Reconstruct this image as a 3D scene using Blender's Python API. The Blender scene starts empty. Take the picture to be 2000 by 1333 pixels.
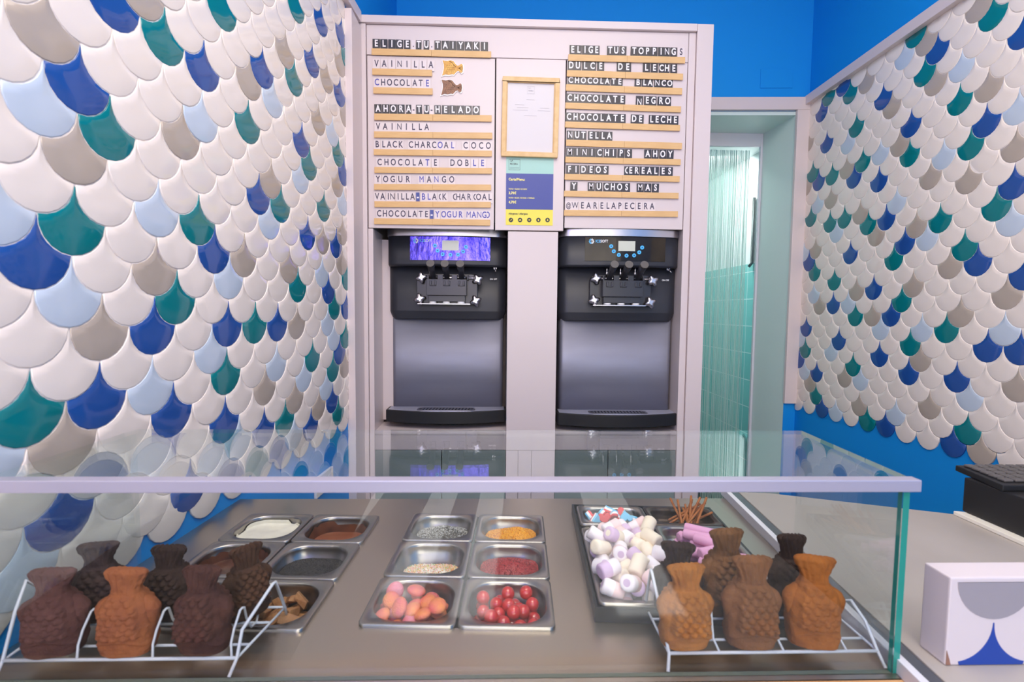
import bpy, bmesh, math, random
from mathutils import Vector, Matrix
from math import pi, sin, cos, sqrt, atan2, hypot

sc = bpy.context.scene
col = sc.collection
PI = pi

# ------------------------------------------------------------------ camera, sky, light, exposure
YAW, PITCH, ROLL, FPX = -0.02944, 0.063117, 0.009686, 950.0
EYE = Vector((0, 0, 1.5))
_fw = Vector((-sin(YAW), cos(YAW), 0)); _rt = Vector((cos(YAW), sin(YAW), 0)); _up = Vector((0, 0, 1))
_f2 = _fw * cos(PITCH) - _up * sin(PITCH); _u2 = _up * cos(PITCH) + _fw * sin(PITCH)
RIGHT = _rt * cos(ROLL) + _u2 * sin(ROLL); UP = _u2 * cos(ROLL) - _rt * sin(ROLL); FWD = _f2
cd = bpy.data.cameras.new('camera'); cam = bpy.data.objects.new('camera', cd); col.objects.link(cam)
M = Matrix.Identity(4)
for i in range(3):
    M[i][0] = RIGHT[i]; M[i][1] = UP[i]; M[i][2] = -FWD[i]; M[i][3] = EYE[i]
cam.matrix_world = M
cd.sensor_fit = 'HORIZONTAL'; cd.sensor_width = 36; cd.lens = FPX / 2000 * 36
cd.clip_start = 0.02; cd.clip_end = 100
cd.dof.use_dof = True; cd.dof.focus_distance = 2.2; cd.dof.aperture_fstop = 5.0
sc.camera = cam

w = bpy.data.worlds.new('World'); sc.world = w; w.use_nodes = True
w.node_tree.nodes['Background'].inputs[0].default_value = (0.80, 0.90, 1.0, 1)
w.node_tree.nodes['Background'].inputs[1].default_value = 1.0

def lamp(name, kind, loc, energy, color=(1, 1, 1), size=1, size_y=None, target=None, rot=None):
    l = bpy.data.lights.new(name, kind); l.energy = energy; l.color = color
    if kind == 'AREA':
        l.shape = 'RECTANGLE' if size_y else 'SQUARE'; l.size = size
        if size_y: l.size_y = size_y
    elif kind == 'SUN': l.angle = size
    else: l.shadow_soft_size = size
    o = bpy.data.objects.new(name, l); col.objects.link(o); o.location = loc
    if target is not None: o.rotation_euler = (Vector(target) - Vector(loc)).to_track_quat('-Z', 'Y').to_euler()
    if rot is not None: o.rotation_euler = rot
    return o

WARM = (1.0, 0.885, 0.77)
lamp('ceiling_lamp', 'AREA', (0.1, 0.35, 3.5), 34, WARM, 1.5, 0.9, target=(0.1, 0.5, 0))
lamp('ceiling_lamp', 'AREA', (0.55, 1.35, 3.5), 9, WARM, 1.6, 0.8, target=(0.5, 1.2, 0))
lamp('ceiling_lamp', 'AREA', (0.4, -1.2, 3.4), 30, WARM, 1.8, 0.8, target=(0.4, 0.9, 1.2))
lamp('front_fill_light', 'AREA', (0.35, -2.55, 1.75), 50, (1.0, 0.885, 0.76), 2.6, 1.7, target=(0.35, 2.0, 1.55))  # added fill inside the mostly closed front wall, brightens the room from behind
lamp('neon_glow', 'AREA', (-0.50, -0.75, 2.16), 6.5, (0.42, 0.32, 1.0), 0.95, 0.32, target=(-0.25, 2.4, 1.6))
lamp('back_room_lamp', 'AREA', (1.3, 3.62, 2.63), 21, (0.95, 1.0, 0.985), 0.9, 0.3, target=(1.4, 4.4, 1.2))
lamp('sun', 'SUN', (0, -6, 6), 11.0, (0.97, 0.97, 1.0), 0.01, rot=(math.radians(38), 0, math.radians(3)))

sc.view_settings.view_transform = 'Standard'; sc.view_settings.look = 'None'
sc.view_settings.exposure = 0.12; sc.view_settings.gamma = 1.0; sc.view_settings.use_curve_mapping = False
sc.cycles.use_denoising = True
sc.cycles.max_bounces = 10; sc.cycles.transparent_max_bounces = 24
sc.cycles.sample_clamp_indirect = 6.0; sc.cycles.caustics_reflective = False; sc.cycles.caustics_refractive = False

def on_y(x, y, Y):          # the point of the plane at depth Y that is seen at picture point x, y
    d = RIGHT * ((x - 1000) / FPX) - UP * ((y - 666.5) / FPX) + FWD
    return EYE + d * (Y / d.y)
def on_z(x, y, Z):
    d = RIGHT * ((x - 1000) / FPX) - UP * ((y - 666.5) / FPX) + FWD
    return EYE + d * ((Z - 1.5) / d.z)

# ------------------------------------------------------------------ materials
def lin(c):
    r = []
    for v in c[:3]:
        v = v / 255.0
        r.append(v / 12.92 if v <= 0.04045 else ((v + 0.055) / 1.055) ** 2.4)
    return (r[0], r[1], r[2], 1.0)
MATS = {}
def mat(name, rgb, rough=0.5, metal=0.0, spec=0.5, var=None, scale=20.0, bump=0.0, bscale=60.0, emit=0.0, coat=0.0, stretch=None, sss=0.0, detail=3.0, rvar=0.0):
    m = bpy.data.materials.new(name); m.use_nodes = True
    nt = m.node_tree; b = nt.nodes['Principled BSDF']
    b.inputs['Base Color'].default_value = lin(rgb)
    b.inputs['Roughness'].default_value = rough; b.inputs['Metallic'].default_value = metal
    b.inputs['Specular IOR Level'].default_value = spec
    if coat: b.inputs['Coat Weight'].default_value = coat; b.inputs['Coat Roughness'].default_value = 0.05
    if sss:
        b.inputs['Subsurface Weight'].default_value = sss; b.inputs['Subsurface Scale'].default_value = 0.01
        b.inputs['Subsurface Radius'].default_value = (1, 0.6, 0.5)
    if emit:
        b.inputs['Emission Color'].default_value = lin(rgb); b.inputs['Emission Strength'].default_value = emit
    tc = mp = None
    if var is not None or bump or rvar:
        tc = nt.nodes.new('ShaderNodeTexCoord'); mp = nt.nodes.new('ShaderNodeMapping')
        nt.links.new(tc.outputs['Object'], mp.inputs['Vector'])
        if stretch: mp.inputs['Scale'].default_value = stretch
    if var is not None or rvar:
        n = nt.nodes.new('ShaderNodeTexNoise'); n.inputs['Scale'].default_value = scale; n.inputs['Detail'].default_value = detail
        nt.links.new(mp.outputs['Vector'], n.inputs['Vector'])
    if var is not None:
        r = nt.nodes.new('ShaderNodeValToRGB'); r.color_ramp.elements[0].position = 0.32; r.color_ramp.elements[1].position = 0.68
        r.color_ramp.elements[0].color = lin(rgb); r.color_ramp.elements[1].color = lin(var)
        nt.links.new(n.outputs['Fac'], r.inputs['Fac']); nt.links.new(r.outputs['Color'], b.inputs['Base Color'])
    if rvar:
        mr = nt.nodes.new('ShaderNodeMapRange'); mr.inputs[1].default_value = 0.3; mr.inputs[2].default_value = 0.7
        mr.inputs[3].default_value = rough - rvar; mr.inputs[4].default_value = rough + rvar
        nt.links.new(n.outputs['Fac'], mr.inputs[0]); nt.links.new(mr.outputs[0], b.inputs['Roughness'])
    if bump:
        n2 = nt.nodes.new('ShaderNodeTexNoise'); n2.inputs['Scale'].default_value = bscale; n2.inputs['Detail'].default_value = 4
        nt.links.new(mp.outputs['Vector'], n2.inputs['Vector'])
        bp = nt.nodes.new('ShaderNodeBump'); bp.inputs['Strength'].default_value = bump; bp.inputs['Distance'].default_value = 0.01
        nt.links.new(n2.outputs['Fac'], bp.inputs['Height']); nt.links.new(bp.outputs['Normal'], b.inputs['Normal'])
    MATS[name] = m
    return m

def glass(name, tint, ior=1.5):
    m = bpy.data.materials.new(name); m.use_nodes = True
    nt = m.node_tree; nt.nodes.remove(nt.nodes['Principled BSDF'])
    out = nt.nodes['Material Output']
    t = nt.nodes.new('ShaderNodeBsdfTransparent'); t.inputs[0].default_value = (*tint, 1)
    g = nt.nodes.new('ShaderNodeBsdfGlossy'); g.inputs['Roughness'].default_value = 0.003; g.inputs[0].default_value = (0.93, 0.98, 0.97, 1)
    # both faces of a pane reflect alike (thin-pane Fresnel after Schlick), whichever way the surface looks
    ge = nt.nodes.new('ShaderNodeNewGeometry'); dp = nt.nodes.new('ShaderNodeVectorMath'); dp.operation = 'DOT_PRODUCT'
    nt.links.new(ge.outputs['Normal'], dp.inputs[0]); nt.links.new(ge.outputs['Incoming'], dp.inputs[1])
    def mth(op, a, b=None):
        k = nt.nodes.new('ShaderNodeMath'); k.operation = op
        if isinstance(a, (int, float)): k.inputs[0].default_value = a
        else: nt.links.new(a, k.inputs[0])
        if b is not None:
            if isinstance(b, (int, float)): k.inputs[1].default_value = b
            else: nt.links.new(b, k.inputs[1])
        return k.outputs[0]
    f0 = ((ior - 1) / (ior + 1)) ** 2
    one = mth('SUBTRACT', 1.0, mth('ABSOLUTE', dp.outputs['Value']))
    fac = mth('ADD', mth('MULTIPLY', mth('POWER', one, 5.0), 1 - f0), f0)
    x = nt.nodes.new('ShaderNodeMixShader')
    nt.links.new(fac, x.inputs[0]); nt.links.new(t.outputs[0], x.inputs[1]); nt.links.new(g.outputs[0], x.inputs[2])
    nt.links.new(x.outputs[0], out.inputs['Surface'])
    MATS[name] = m
    return m

mat('white_paint', (222, 209, 209), 0.38, spec=0.4)
mat('white_board', (219, 206, 206), 0.30, spec=0.45)
mat('cool_white', (222, 222, 232), 0.35)
mat('seam', (70, 66, 68), 0.8)
mat('blue_paint', (10, 148, 232), 0.62, spec=0.3, bump=0.03, bscale=90)
mat('mint_paint', (212, 232, 230), 0.45)
mat('reflection_cover', (104, 94, 88), 0.5)  # for the added boards that dull the case reflections
mat('teal_lower', (96, 196, 188), 0.5)
mat('back_white', (238, 244, 242), 0.4)
mat('ceiling_paint', (232, 228, 228), 0.8)
mat('floor_tile', (176, 170, 166), 0.4, var=(186, 180, 176), scale=3)
mat('grout', (244, 236, 230), 0.7)
for n_, c_ in (('tile_white', (245, 234, 224)), ('tile_blue', (38, 84, 160)), ('tile_teal', (12, 126, 132)), ('tile_greige', (186, 173, 160)), ('tile_sky', (200, 214, 229))):
    mat(n_, c_, 0.075, spec=0.6)
mat('steel', (196, 184, 170), 0.36, metal=1.0, rvar=0.05, scale=5)
mat('steel_body', (148, 150, 166), 0.58, metal=0.72, var=(142, 142, 156), scale=2.2, rvar=0.05, bump=0.10, bscale=3.6, stretch=(0.7, 1, 3.5), detail=5)
mat('chrome', (196, 193, 196), 0.28, metal=1.0)
mat('pan_steel', (166, 160, 155), 0.28, metal=1.0)
mat('black_plastic', (44, 46, 54), 0.42, spec=0.45, bump=0.04, bscale=300)
mat('black_gloss', (48, 48, 54), 0.28)
mat('black_box', (28, 28, 30), 0.5)
mat('black_key', (92, 88, 86), 0.5)
mat('panel_glass', (36, 31, 26), 0.12, var=(50, 43, 34), scale=9, bump=0.04, bscale=14, spec=0.3)
mat('violet_reflection', (128, 112, 240), 0.2, metal=0.75, var=(66, 54, 190), scale=13, bump=0.55, bscale=26, stretch=(1.6, 1, 0.7))  # violet glow mirrored in the panel, put into its base colour
mat('tray_silver', (176, 178, 196), 0.4, metal=0.3)
mat('lcd', (206, 210, 196), 0.3)
mat('button_blue', (70, 175, 235), 0.35, emit=0.25)
mat('logo_blue', (90, 190, 245), 0.4)
mat('print_white', (240, 240, 242), 0.5)
mat('wood', (226, 186, 130), 0.5, var=(214, 172, 116), scale=14, stretch=(1, 8, 12))
mat('wood_frame', (228, 192, 138), 0.45, var=(216, 178, 122), scale=10, stretch=(3, 3, 3))
mat('wood_counter', (226, 178, 128), 0.5, var=(210, 160, 112), scale=10, stretch=(1, 8, 8))
mat('card_black', (60, 58, 62), 0.30, spec=0.5)
mat('card_white', (226, 214, 214), 0.35)
mat('card_blue', (72, 84, 150), 0.35)
mat('ink_dark', (70, 62, 84), 0.5)
mat('ink_blue', (80, 82, 170), 0.5)
mat('letter_white', (244, 238, 240), 0.5)
mat('paper', (208, 203, 208), 0.3)
mat('faint_ink', (176, 172, 180), 0.6)
mat('poster_mint', (160, 206, 196), 0.35)
mat('poster_blue', (54, 68, 150), 0.35)
mat('poster_yellow', (240, 222, 78), 0.35)
mat('ink_yellow', (244, 232, 140), 0.4)
mat('ink_black', (44, 46, 52), 0.5)
mat('sticker_white', (244, 240, 240), 0.35)
mat('sticker_gold', (232, 184, 88), 0.4, var=(206, 146, 60), scale=60)
mat('sticker_brown', (160, 110, 78), 0.4, var=(116, 74, 52), scale=60)
mat('sticker_line', (120, 78, 34), 0.5)
mat('sticker_dark_line', (74, 46, 36), 0.5)
mat('wire_white', (214, 218, 226), 0.35, spec=0.5)
mat('rail_white', (226, 224, 228), 0.35)
mat('rail_grey', (112, 116, 122), 0.3, metal=0.6)
mat('rail_silver', (182, 178, 194), 0.34, metal=0.35)
mat('counter_grey', (176, 168, 160), 0.42, var=(168, 160, 152), scale=5)
mat('cream_board', (240, 236, 222), 0.4)
mat('door_grey', (138, 152, 148), 0.4)
mat('glass_edge', (44, 146, 132), 0.12, spec=0.6)
mat('seal', (104, 112, 98), 0.5)
mat('top_edge', (150, 196, 186), 0.15, spec=0.6)
glass('case_glass', (0.965, 0.985, 0.98))
mat('carton_white', (220, 209, 210), 0.45)
mat('carton_grey', (158, 152, 158), 0.45)
mat('carton_blue', (22, 66, 158), 0.45)
mat('carton_brown', (150, 110, 92), 0.6)
mat('bin_black', (34, 36, 40), 0.4)
mat('socket', (238, 234, 232), 0.35)
mat('dark_metal', (84, 92, 92), 0.35, metal=0.6)
mat('dark_thing', (40, 34, 34), 0.6)
mat('white_choc', (236, 232, 214), 0.35, var=(216, 212, 200), scale=25, bump=0.25, bscale=40)
mat('milk_choc', (122, 70, 48), 0.25, var=(140, 84, 58), scale=18)
mat('milk_smear', (112, 66, 46), 0.35, var=(72, 42, 34), scale=30)
mat('dark_choc', (104, 60, 40), 0.3, var=(70, 40, 30), scale=30, bump=0.2, bscale=60)
mat('crumb', (40, 38, 40), 0.8, var=(64, 62, 62), scale=240)
mat('pan_dark', (84, 70, 62), 0.25, metal=0.8)
mat('grain_silver', (170, 168, 160), 0.35); mat('grain_dark', (84, 80, 72), 0.5); mat('grain_pale', (206, 204, 200), 0.3)
mat('grain_orange', (232, 160, 32), 0.4); mat('grain_amber', (206, 130, 24), 0.4); mat('grain_gold', (244, 190, 70), 0.4)
mat('grain_red', (168, 42, 44), 0.4); mat('grain_maroon', (120, 26, 34), 0.4); mat('grain_rose', (196, 78, 76), 0.4)
mat('bead_white', (244, 232, 214), 0.4); mat('bead_pink', (240, 176, 176), 0.4); mat('bead_yellow', (238, 204, 110), 0.4); mat('bead_green', (158, 190, 130), 0.4); mat('bead_orange', (236, 150, 86), 0.4)
mat('cherry', (212, 40, 34), 0.12, spec=0.6, coat=0.6, sss=0.2, var=(180, 22, 22), scale=40)
mat('gummy_pink', (222, 96, 110), 0.5, var=(236, 140, 80), scale=28, bump=0.35, bscale=420, sss=0.15)
mat('gummy_peach', (238, 146, 78), 0.5, var=(228, 104, 104), scale=28, bump=0.35, bscale=420, sss=0.15)
mat('gummy_rose', (238, 160, 176), 0.5, var=(222, 110, 120), scale=24, bump=0.35, bscale=420, sss=0.15)
mat('heart_blue', (120, 196, 228), 0.5, bump=0.2, bscale=400); mat('heart_white', (246, 240, 240), 0.5, bump=0.2, bscale=400); mat('heart_red', (228, 74, 78), 0.5, bump=0.2, bscale=400)
mat('mallow_white', (246, 236, 238), 0.75, sss=0.1); mat('mallow_cream', (248, 232, 208), 0.75, sss=0.1); mat('mallow_lilac', (216, 184, 214), 0.75, sss=0.1); mat('mallow_pink', (244, 212, 210), 0.75, sss=0.1)
mat('stick_pink', (232, 170, 206), 0.75)
mat('pretzel', (176, 106, 44), 0.55, var=(140, 76, 30), scale=60, bump=0.3, bscale=200)
mat('fudge', (176, 126, 80), 0.65, var=(150, 100, 60), scale=60, bump=0.3, bscale=120)
def waffle(name, a, b): return mat(name, a, 0.85, spec=0.15, var=b, scale=26, bump=0.35, bscale=130, detail=5)
waffle('waffle_golden', (150, 92, 44), (186, 118, 54)); waffle('waffle_amber', (144, 82, 38), (176, 104, 46)); waffle('waffle_cocoa', (120, 78, 50), (140, 92, 58))
waffle('waffle_plum', (104, 68, 62), (84, 52, 48)); waffle('waffle_copper', (146, 84, 58), (168, 100, 60)); waffle('waffle_russet', (96, 60, 50), (70, 44, 42))
waffle('waffle_black', (62, 46, 40), (50, 36, 32)); waffle('waffle_dark', (66, 46, 40), (46, 32, 28)); waffle('waffle_brown', (106, 70, 42), (126, 84, 50)); waffle('waffle_ash', (76, 58, 56), (44, 34, 34)); waffle('waffle_umber', (92, 60, 42), (56, 38, 30))
m_ = bpy.data.materials.new('curtain_strand'); m_.use_nodes = True; MATS['curtain_strand'] = m_
b_ = m_.node_tree.nodes['Principled BSDF']; b_.inputs['Base Color'].default_value = lin((220, 240, 236)); b_.inputs['Roughness'].default_value = 0.3
b_.inputs['Alpha'].default_value = 0.72; b_.inputs['Subsurface Weight'].default_value = 0.0
_t = m_.node_tree.nodes.new('ShaderNodeBsdfTranslucent'); _t.inputs[0].default_value = lin((214, 240, 234))
_x = m_.node_tree.nodes.new('ShaderNodeMixShader'); _x.inputs[0].default_value = 0.4
m_.node_tree.links.new(b_.outputs[0], _x.inputs[1]); m_.node_tree.links.new(_t.outputs[0], _x.inputs[2])
m_.node_tree.links.new(_x.outputs[0], m_.node_tree.nodes['Material Output'].inputs['Surface'])

# ------------------------------------------------------------------ mesh helpers
class MB:
    def __init__(s): s.v = []; s.f = []; s.m = []; s.sm = []
    def add(s, vs, fs, mi=0, smooth=False, T=None):
        o = len(s.v)
        for p in vs:
            p = Vector(p); s.v.append(T @ p if T is not None else p)
        for f in fs: s.f.append([o + i for i in f]); s.m.append(mi); s.sm.append(smooth)
        return s
    def box(s, a, b, mi=0, T=None):
        (x0, y0, z0), (x1, y1, z1) = a, b
        vs = [(x0, y0, z0), (x1, y0, z0), (x1, y1, z0), (x0, y1, z0), (x0, y0, z1), (x1, y0, z1), (x1, y1, z1), (x0, y1, z1)]
        return s.add(vs, [(0, 3, 2, 1), (4, 5, 6, 7), (0, 1, 5, 4), (1, 2, 6, 5), (2, 3, 7, 6), (3, 0, 4, 7)], mi, False, T)
    def loft(s, rings, mi=0, smooth=True, cap0=True, cap1=True, T=None):
        n = len(rings[0]); vs = [p for r in rings for p in r]; fs = []
        for k in range(len(rings) - 1):
            for i in range(n):
                j = (i + 1) % n
                fs.append((k * n + i, k * n + j, (k + 1) * n + j, (k + 1) * n + i))
        s.add(vs, fs, mi, smooth, T)
        o = len(s.v) - len(vs)
        if cap0: s.f.append([o + i for i in reversed(range(n))]); s.m.append(mi); s.sm.append(False)
        if cap1: s.f.append([o + (len(rings) - 1) * n + i for i in range(n)]); s.m.append(mi); s.sm.append(False)
        return s
    def prism(s, poly, z0, z1, mi=0, T=None):     # poly in xy, counter-clockwise
        return s.loft([[(x, y, z0) for x, y in poly], [(x, y, z1) for x, y in poly]], mi, False, True, True, T)
    def cyl(s, p, q, r0, r1=None, n=16, mi=0, cap=True):
        return s.tube([p, q], [r0, r0 if r1 is None else r1], n, mi, cap)
    def tube(s, pts, r, n=10, mi=0, cap=True):
        pts = [Vector(p) for p in pts]; rr = r if isinstance(r, (list, tuple)) else [r] * len(pts)
        rings = []; ref = None
        for i, p in enumerate(pts):
            t = (pts[min(i + 1, len(pts) - 1)] - pts[max(i - 1, 0)]).normalized()
            if ref is None: ref = Vector((0, 0, 1)) if abs(t.z) < 0.9 else Vector((1, 0, 0))
            a = t.cross(ref).normalized(); b = t.cross(a).normalized(); ref = -b if False else ref
            rings.append([p + (a * cos(2 * PI * k / n) - b * sin(2 * PI * k / n)) * rr[i] for k in range(n)])
        return s.loft(rings, mi, True, cap, cap)
    def ball(s, c, r, mi=0, n=16, T=None):
        c = Vector(c); rx, ry, rz = r if isinstance(r, (list, tuple)) else (r, r, r)
        rings = []
        for k in range(1, n // 2):
            a = -PI / 2 + PI * k / (n // 2)
            rings.append([c + Vector((rx * cos(a) * cos(2 * PI * i / n), ry * cos(a) * sin(2 * PI * i / n), rz * sin(a))) for i in range(n)])
        vs = [p for r_ in rings for p in r_]; m = len(rings); fs = []
        for k in range(m - 1):
            for i in range(n): fs.append((k * n + i, k * n + (i + 1) % n, (k + 1) * n + (i + 1) % n, (k + 1) * n + i))
        b = len(vs); vs += [c - Vector((0, 0, rz)), c + Vector((0, 0, rz))]
        for i in range(n): fs.append((b, (i + 1) % n, i)); fs.append((b + 1, (m - 1) * n + i, (m - 1) * n + (i + 1) % n))
        return s.add(vs, fs, mi, True, T)
    def build(s, name, mats, parent=None, loc=(0, 0, 0), rot=(0, 0, 0), bevel=0.0, seg=2):
        me = bpy.data.meshes.new(name)
        me.from_pydata([tuple(v) for v in s.v], [], s.f)
        for k, p in enumerate(me.polygons): p.material_index = s.m[k]; p.use_smooth = s.sm[k]
        for m in (mats if isinstance(mats, (list, tuple)) else [mats]): me.materials.append(MATS[m] if isinstance(m, str) else m)
        bm = bmesh.new(); bm.from_mesh(me)
        if bevel:
            bmesh.ops.remove_doubles(bm, verts=bm.verts, dist=1e-6)
            es = [e for e in bm.edges if len(e.link_faces) == 2 and e.calc_face_angle(0) > 0.5]
            bmesh.ops.bevel(bm, geom=es, offset=bevel, segments=seg, affect='EDGES', profile=0.6)
        bmesh.ops.recalc_face_normals(bm, faces=bm.faces)
        bm.to_mesh(me); bm.free(); me.update()
        o = bpy.data.objects.new(name, me); col.objects.link(o)
        o.location = loc; o.rotation_euler = rot
        if parent is not None: o.parent = parent
        return o

def tag(o, label=None, cat=None, group=None, kind=None):
    if label: o['label'] = label
    if cat: o['category'] = cat
    if group: o['group'] = group
    if kind: o['kind'] = kind
    return o
def empty(name, loc=(0, 0, 0), rz=0.0):
    o = bpy.data.objects.new(name, None); col.objects.link(o); o.location = loc; o.rotation_euler = (0, 0, rz); o.empty_display_size = 0.05
    return o
def structure(o): o['kind'] = 'structure'; return o
def copy_tree(o, parent=None):
    c = o.copy(); col.objects.link(c); c.parent = parent
    for ch in list(o.children): copy_tree(ch, c)
    return c
def rrect(hx, hy, r, n=6, cx=0, cy=0):
    pts = []
    for (sx, sy, a0) in ((1, 1, 0), (-1, 1, 90), (-1, -1, 180), (1, -1, 270)):
        for k in range(n + 1):
            a = math.radians(a0 + 90 * k / n)
            pts.append((cx + sx * (hx - r) + r * cos(a), cy + sy * (hy - r) + r * sin(a)))
    return pts
_FONT = {}
def glyph(txt, size, ex=0.0006, sx=0.8, bold=0.0, align='CENTER'):      # lettering lying in the xz plane, facing -y
    cu = bpy.data.curves.new('lettering', 'FONT'); cu.body = txt; cu.size = size; cu.extrude = ex; cu.offset = bold * size
    cu.align_x = align; cu.align_y = 'CENTER'; cu.resolution_u = 4
    o = bpy.data.objects.new('lettering', cu); col.objects.link(o)
    dg = bpy.context.evaluated_depsgraph_get(); me = bpy.data.meshes.new_from_object(o.evaluated_get(dg))
    bpy.data.objects.remove(o); bpy.data.curves.remove(cu)
    me.transform(Matrix.Rotation(PI / 2, 4, 'X') @ Matrix.Diagonal((sx, 1, 1, 1)))
    return me
def letter_obj(name, me, m, parent, loc):
    me = me.copy(); me.materials.clear(); me.materials.append(MATS[m])
    o = bpy.data.objects.new(name, me); col.objects.link(o); o.parent = parent; o.location = loc
    return o
R = random.Random(7)

# ------------------------------------------------------------------ the room shell
LX0, LY0, LS = -0.76, 1.2, 0.07          # left wall plane: x = LX0 + LS (y - LY0)
RX0, RY0, RS = 1.858, 2.95, 0.02
def lx(y): return LX0 + LS * (y - LY0)
def rx(y): return RX0 + RS * (y - RY0)
HT = 3.6
YF = -2.7
structure(MB().prism([(-1.6, YF - 0.1), (2.4, YF - 0.1), (2.4, 5.2), (-1.6, 5.2)], -0.1, 0.0).build('floor', 'floor_tile'))
structure(MB().prism([(-1.6, YF - 0.1), (2.4, YF - 0.1), (2.4, 5.2), (-1.6, 5.2)], HT, HT + 0.1).build('ceiling', 'ceiling_paint'))
wl = structure(MB().prism([(lx(YF), YF), (lx(3.2), 3.2), (lx(3.2) - 0.12, 3.2), (lx(YF) - 0.12, YF)][::-1], 0, HT).build('wall_left', 'blue_paint'))
wr = structure(MB().prism([(rx(YF), YF), (rx(YF) + 0.12, YF), (rx(3.1) + 0.12, 3.1), (rx(3.1), 3.1)], 0, HT).build('wall_right', 'blue_paint'))
def bw(x): return 3.09 + (x + 0.627) * (2.95 - 3.09) / (1.858 + 0.627)      # back wall front face
wb = MB()
for a, b, z0, z1 in ((-0.75, 1.12, 0, HT), (1.12, 1.786, 2.714, HT), (1.786, 1.98, 0, HT)):
    wb.prism([(a, bw(a)), (b, bw(b)), (b, bw(b) + 0.30), (a, bw(a) + 0.30)], z0, z1)
structure(wb.build('wall_back', 'blue_paint'))
# unseen front of the shop, its tall slots shaped to let in sun strips
wf = MB()
slots = [(-0.98, -0.90), (-0.52, -0.30), (-0.12, 0.08), (0.70, 1.05)]
xs = -1.6
for a, b in slots + [(2.4, 2.4)]:
    wf.box((xs, YF - 0.1, 0), (a, YF, HT)); xs = b
for a, b in slots: wf.box((a, YF - 0.1, 2.45), (b, YF, HT))
structure(wf.build('wall_front_unseen', 'back_white'))
# passage behind the opening
structure(MB().prism([(1.786, bw(1.786) + 0.002), (1.80, bw(1.786) + 0.002), (1.77, 3.30), (1.757, 3.30)], 0, 2.714).build('wall_passage_right', 'mint_paint'))
structure(MB().prism([(1.10, bw(1.1) + 0.002), (1.12, bw(1.1) + 0.002), (1.12, 3.30), (1.10, 3.30)], 0, 2.714).build('wall_passage_left', 'mint_paint'))
structure(MB().prism([(1.10, 2.995), (1.80, bw(1.8) + 0.004), (1.79, 3.30), (1.10, 3.30)], 2.690, 2.712).build('ceiling_passage', 'mint_paint'))
dm = MB()
dm.box((1.744, 3.27, 0), (1.759, 3.29, 2.69), 0).box((1.12, 3.27, 2.605), (1.744, 3.29, 2.69), 0)
structure(dm.build('trim_1', 'cool_white', bevel=0.003))
bk = MB()
bk.box((0.2, 5.0, 0), (2.2, 5.1, 2.75)).box((0.1, 3.4, 0), (0.2, 5.1, 2.75)).box((0.1, 3.4, 2.65), (2.2, 5.1, 2.75))
structure(bk.build('wall_storeroom', 'back_white'))
structure(MB().box((0.2, 4.97, 0), (1.858, 4.998, 1.95)).build('wall_storeroom_lower', 'teal_lower'))  # teal below, white above
mt = bpy.data.materials.new('wall_tiles'); mt.use_nodes = True; MATS['wall_tiles'] = mt
nt = mt.node_tree; br = nt.nodes.new('ShaderNodeTexBrick'); tcn = nt.nodes.new('ShaderNodeTexCoord'); mpn = nt.nodes.new('ShaderNodeMapping')
mpn.inputs['Rotation'].default_value = (PI / 2, 0, PI / 2)
sep = nt.nodes.new('ShaderNodeSeparateXYZ'); cmb = nt.nodes.new('ShaderNodeCombineXYZ')
nt.links.new(tcn.outputs['Object'], sep.inputs[0]); nt.links.new(sep.outputs['Y'], cmb.inputs['X']); nt.links.new(sep.outputs['Z'], cmb.inputs['Y']); nt.links.new(cmb.outputs[0], br.inputs['Vector'])
br.offset = 0.0; br.inputs['Scale'].default_value = 1.0; br.inputs['Brick Width'].default_value = 0.30; br.inputs['Row Height'].default_value = 0.2; br.inputs['Mortar Size'].default_value = 0.003
br.inputs['Color1'].default_value = lin((140, 212, 206)); br.inputs['Color2'].default_value = lin((132, 206, 200)); br.inputs['Mortar'].default_value = lin((226, 248, 244))
nt.links.new(br.outputs['Color'], nt.nodes['Principled BSDF'].inputs['Base Color']); nt.nodes['Principled BSDF'].inputs['Roughness'].default_value = 0.25
structure(MB().box((1.86, 3.30, 0), (1.96, 5.1, 1.86)).build('wall_storeroom_right', 'wall_tiles'))
structure(MB().box((1.862, 3.30, 1.86), (1.96, 5.1, 2.75)).build('wall_storeroom_upper', 'back_white'))
structure(MB().prism([(lx(YF) + 0.001, YF), (lx(YF) + 0.02, YF), (lx(0.62) + 0.012, 0.62), (lx(0.62) + 0.001, 0.62)], 0, 0.99).build('reflection_board_left', 'reflection_cover', bevel=0.002))  # unseen board, added to keep blue wall out of the pane's reflection
structure(MB().prism([(rx(YF) - 0.001, YF), (rx(0.55) - 0.001, 0.55), (rx(0.55) - 0.02, 0.55), (rx(YF) - 0.02, YF)], 0, 0.84).build('reflection_board_right', 'reflection_cover', bevel=0.002))  # matching unseen board, added on the right for the glass reflection
st = MB()
for k in range(112):
    x = 1.135 + k * 0.0051 + R.uniform(-0.0015, 0.0015); y = 3.335 + R.uniform(-0.006, 0.006); wv = R.uniform(0.0012, 0.0024)
    pts = []; sway = R.uniform(0, 6); amp = R.uniform(0.001, 0.006)
    for j in range(10):
        z = 2.60 - j * 0.272; pts.append((x + amp * (j / 9.0) ** 2 * sin(sway + j * 0.8), y, max(z, 0.15)))
    st.tube(pts, wv, 5)
tag(st.build('string_curtain', 'curtain_strand'), 'pale mint string curtain hanging in the doorway right of the white cabinet', 'curtain', kind='stuff')
tag(MB().tube([(1.845, 3.52, 2.33), (1.845, 3.52, 1.86), (1.825, 3.52, 1.835)], 0.011, 8).build('metal_bar', 'dark_metal'), 'slim grey upright metal bar on the tiled wall behind the string curtain', 'bar')
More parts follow.
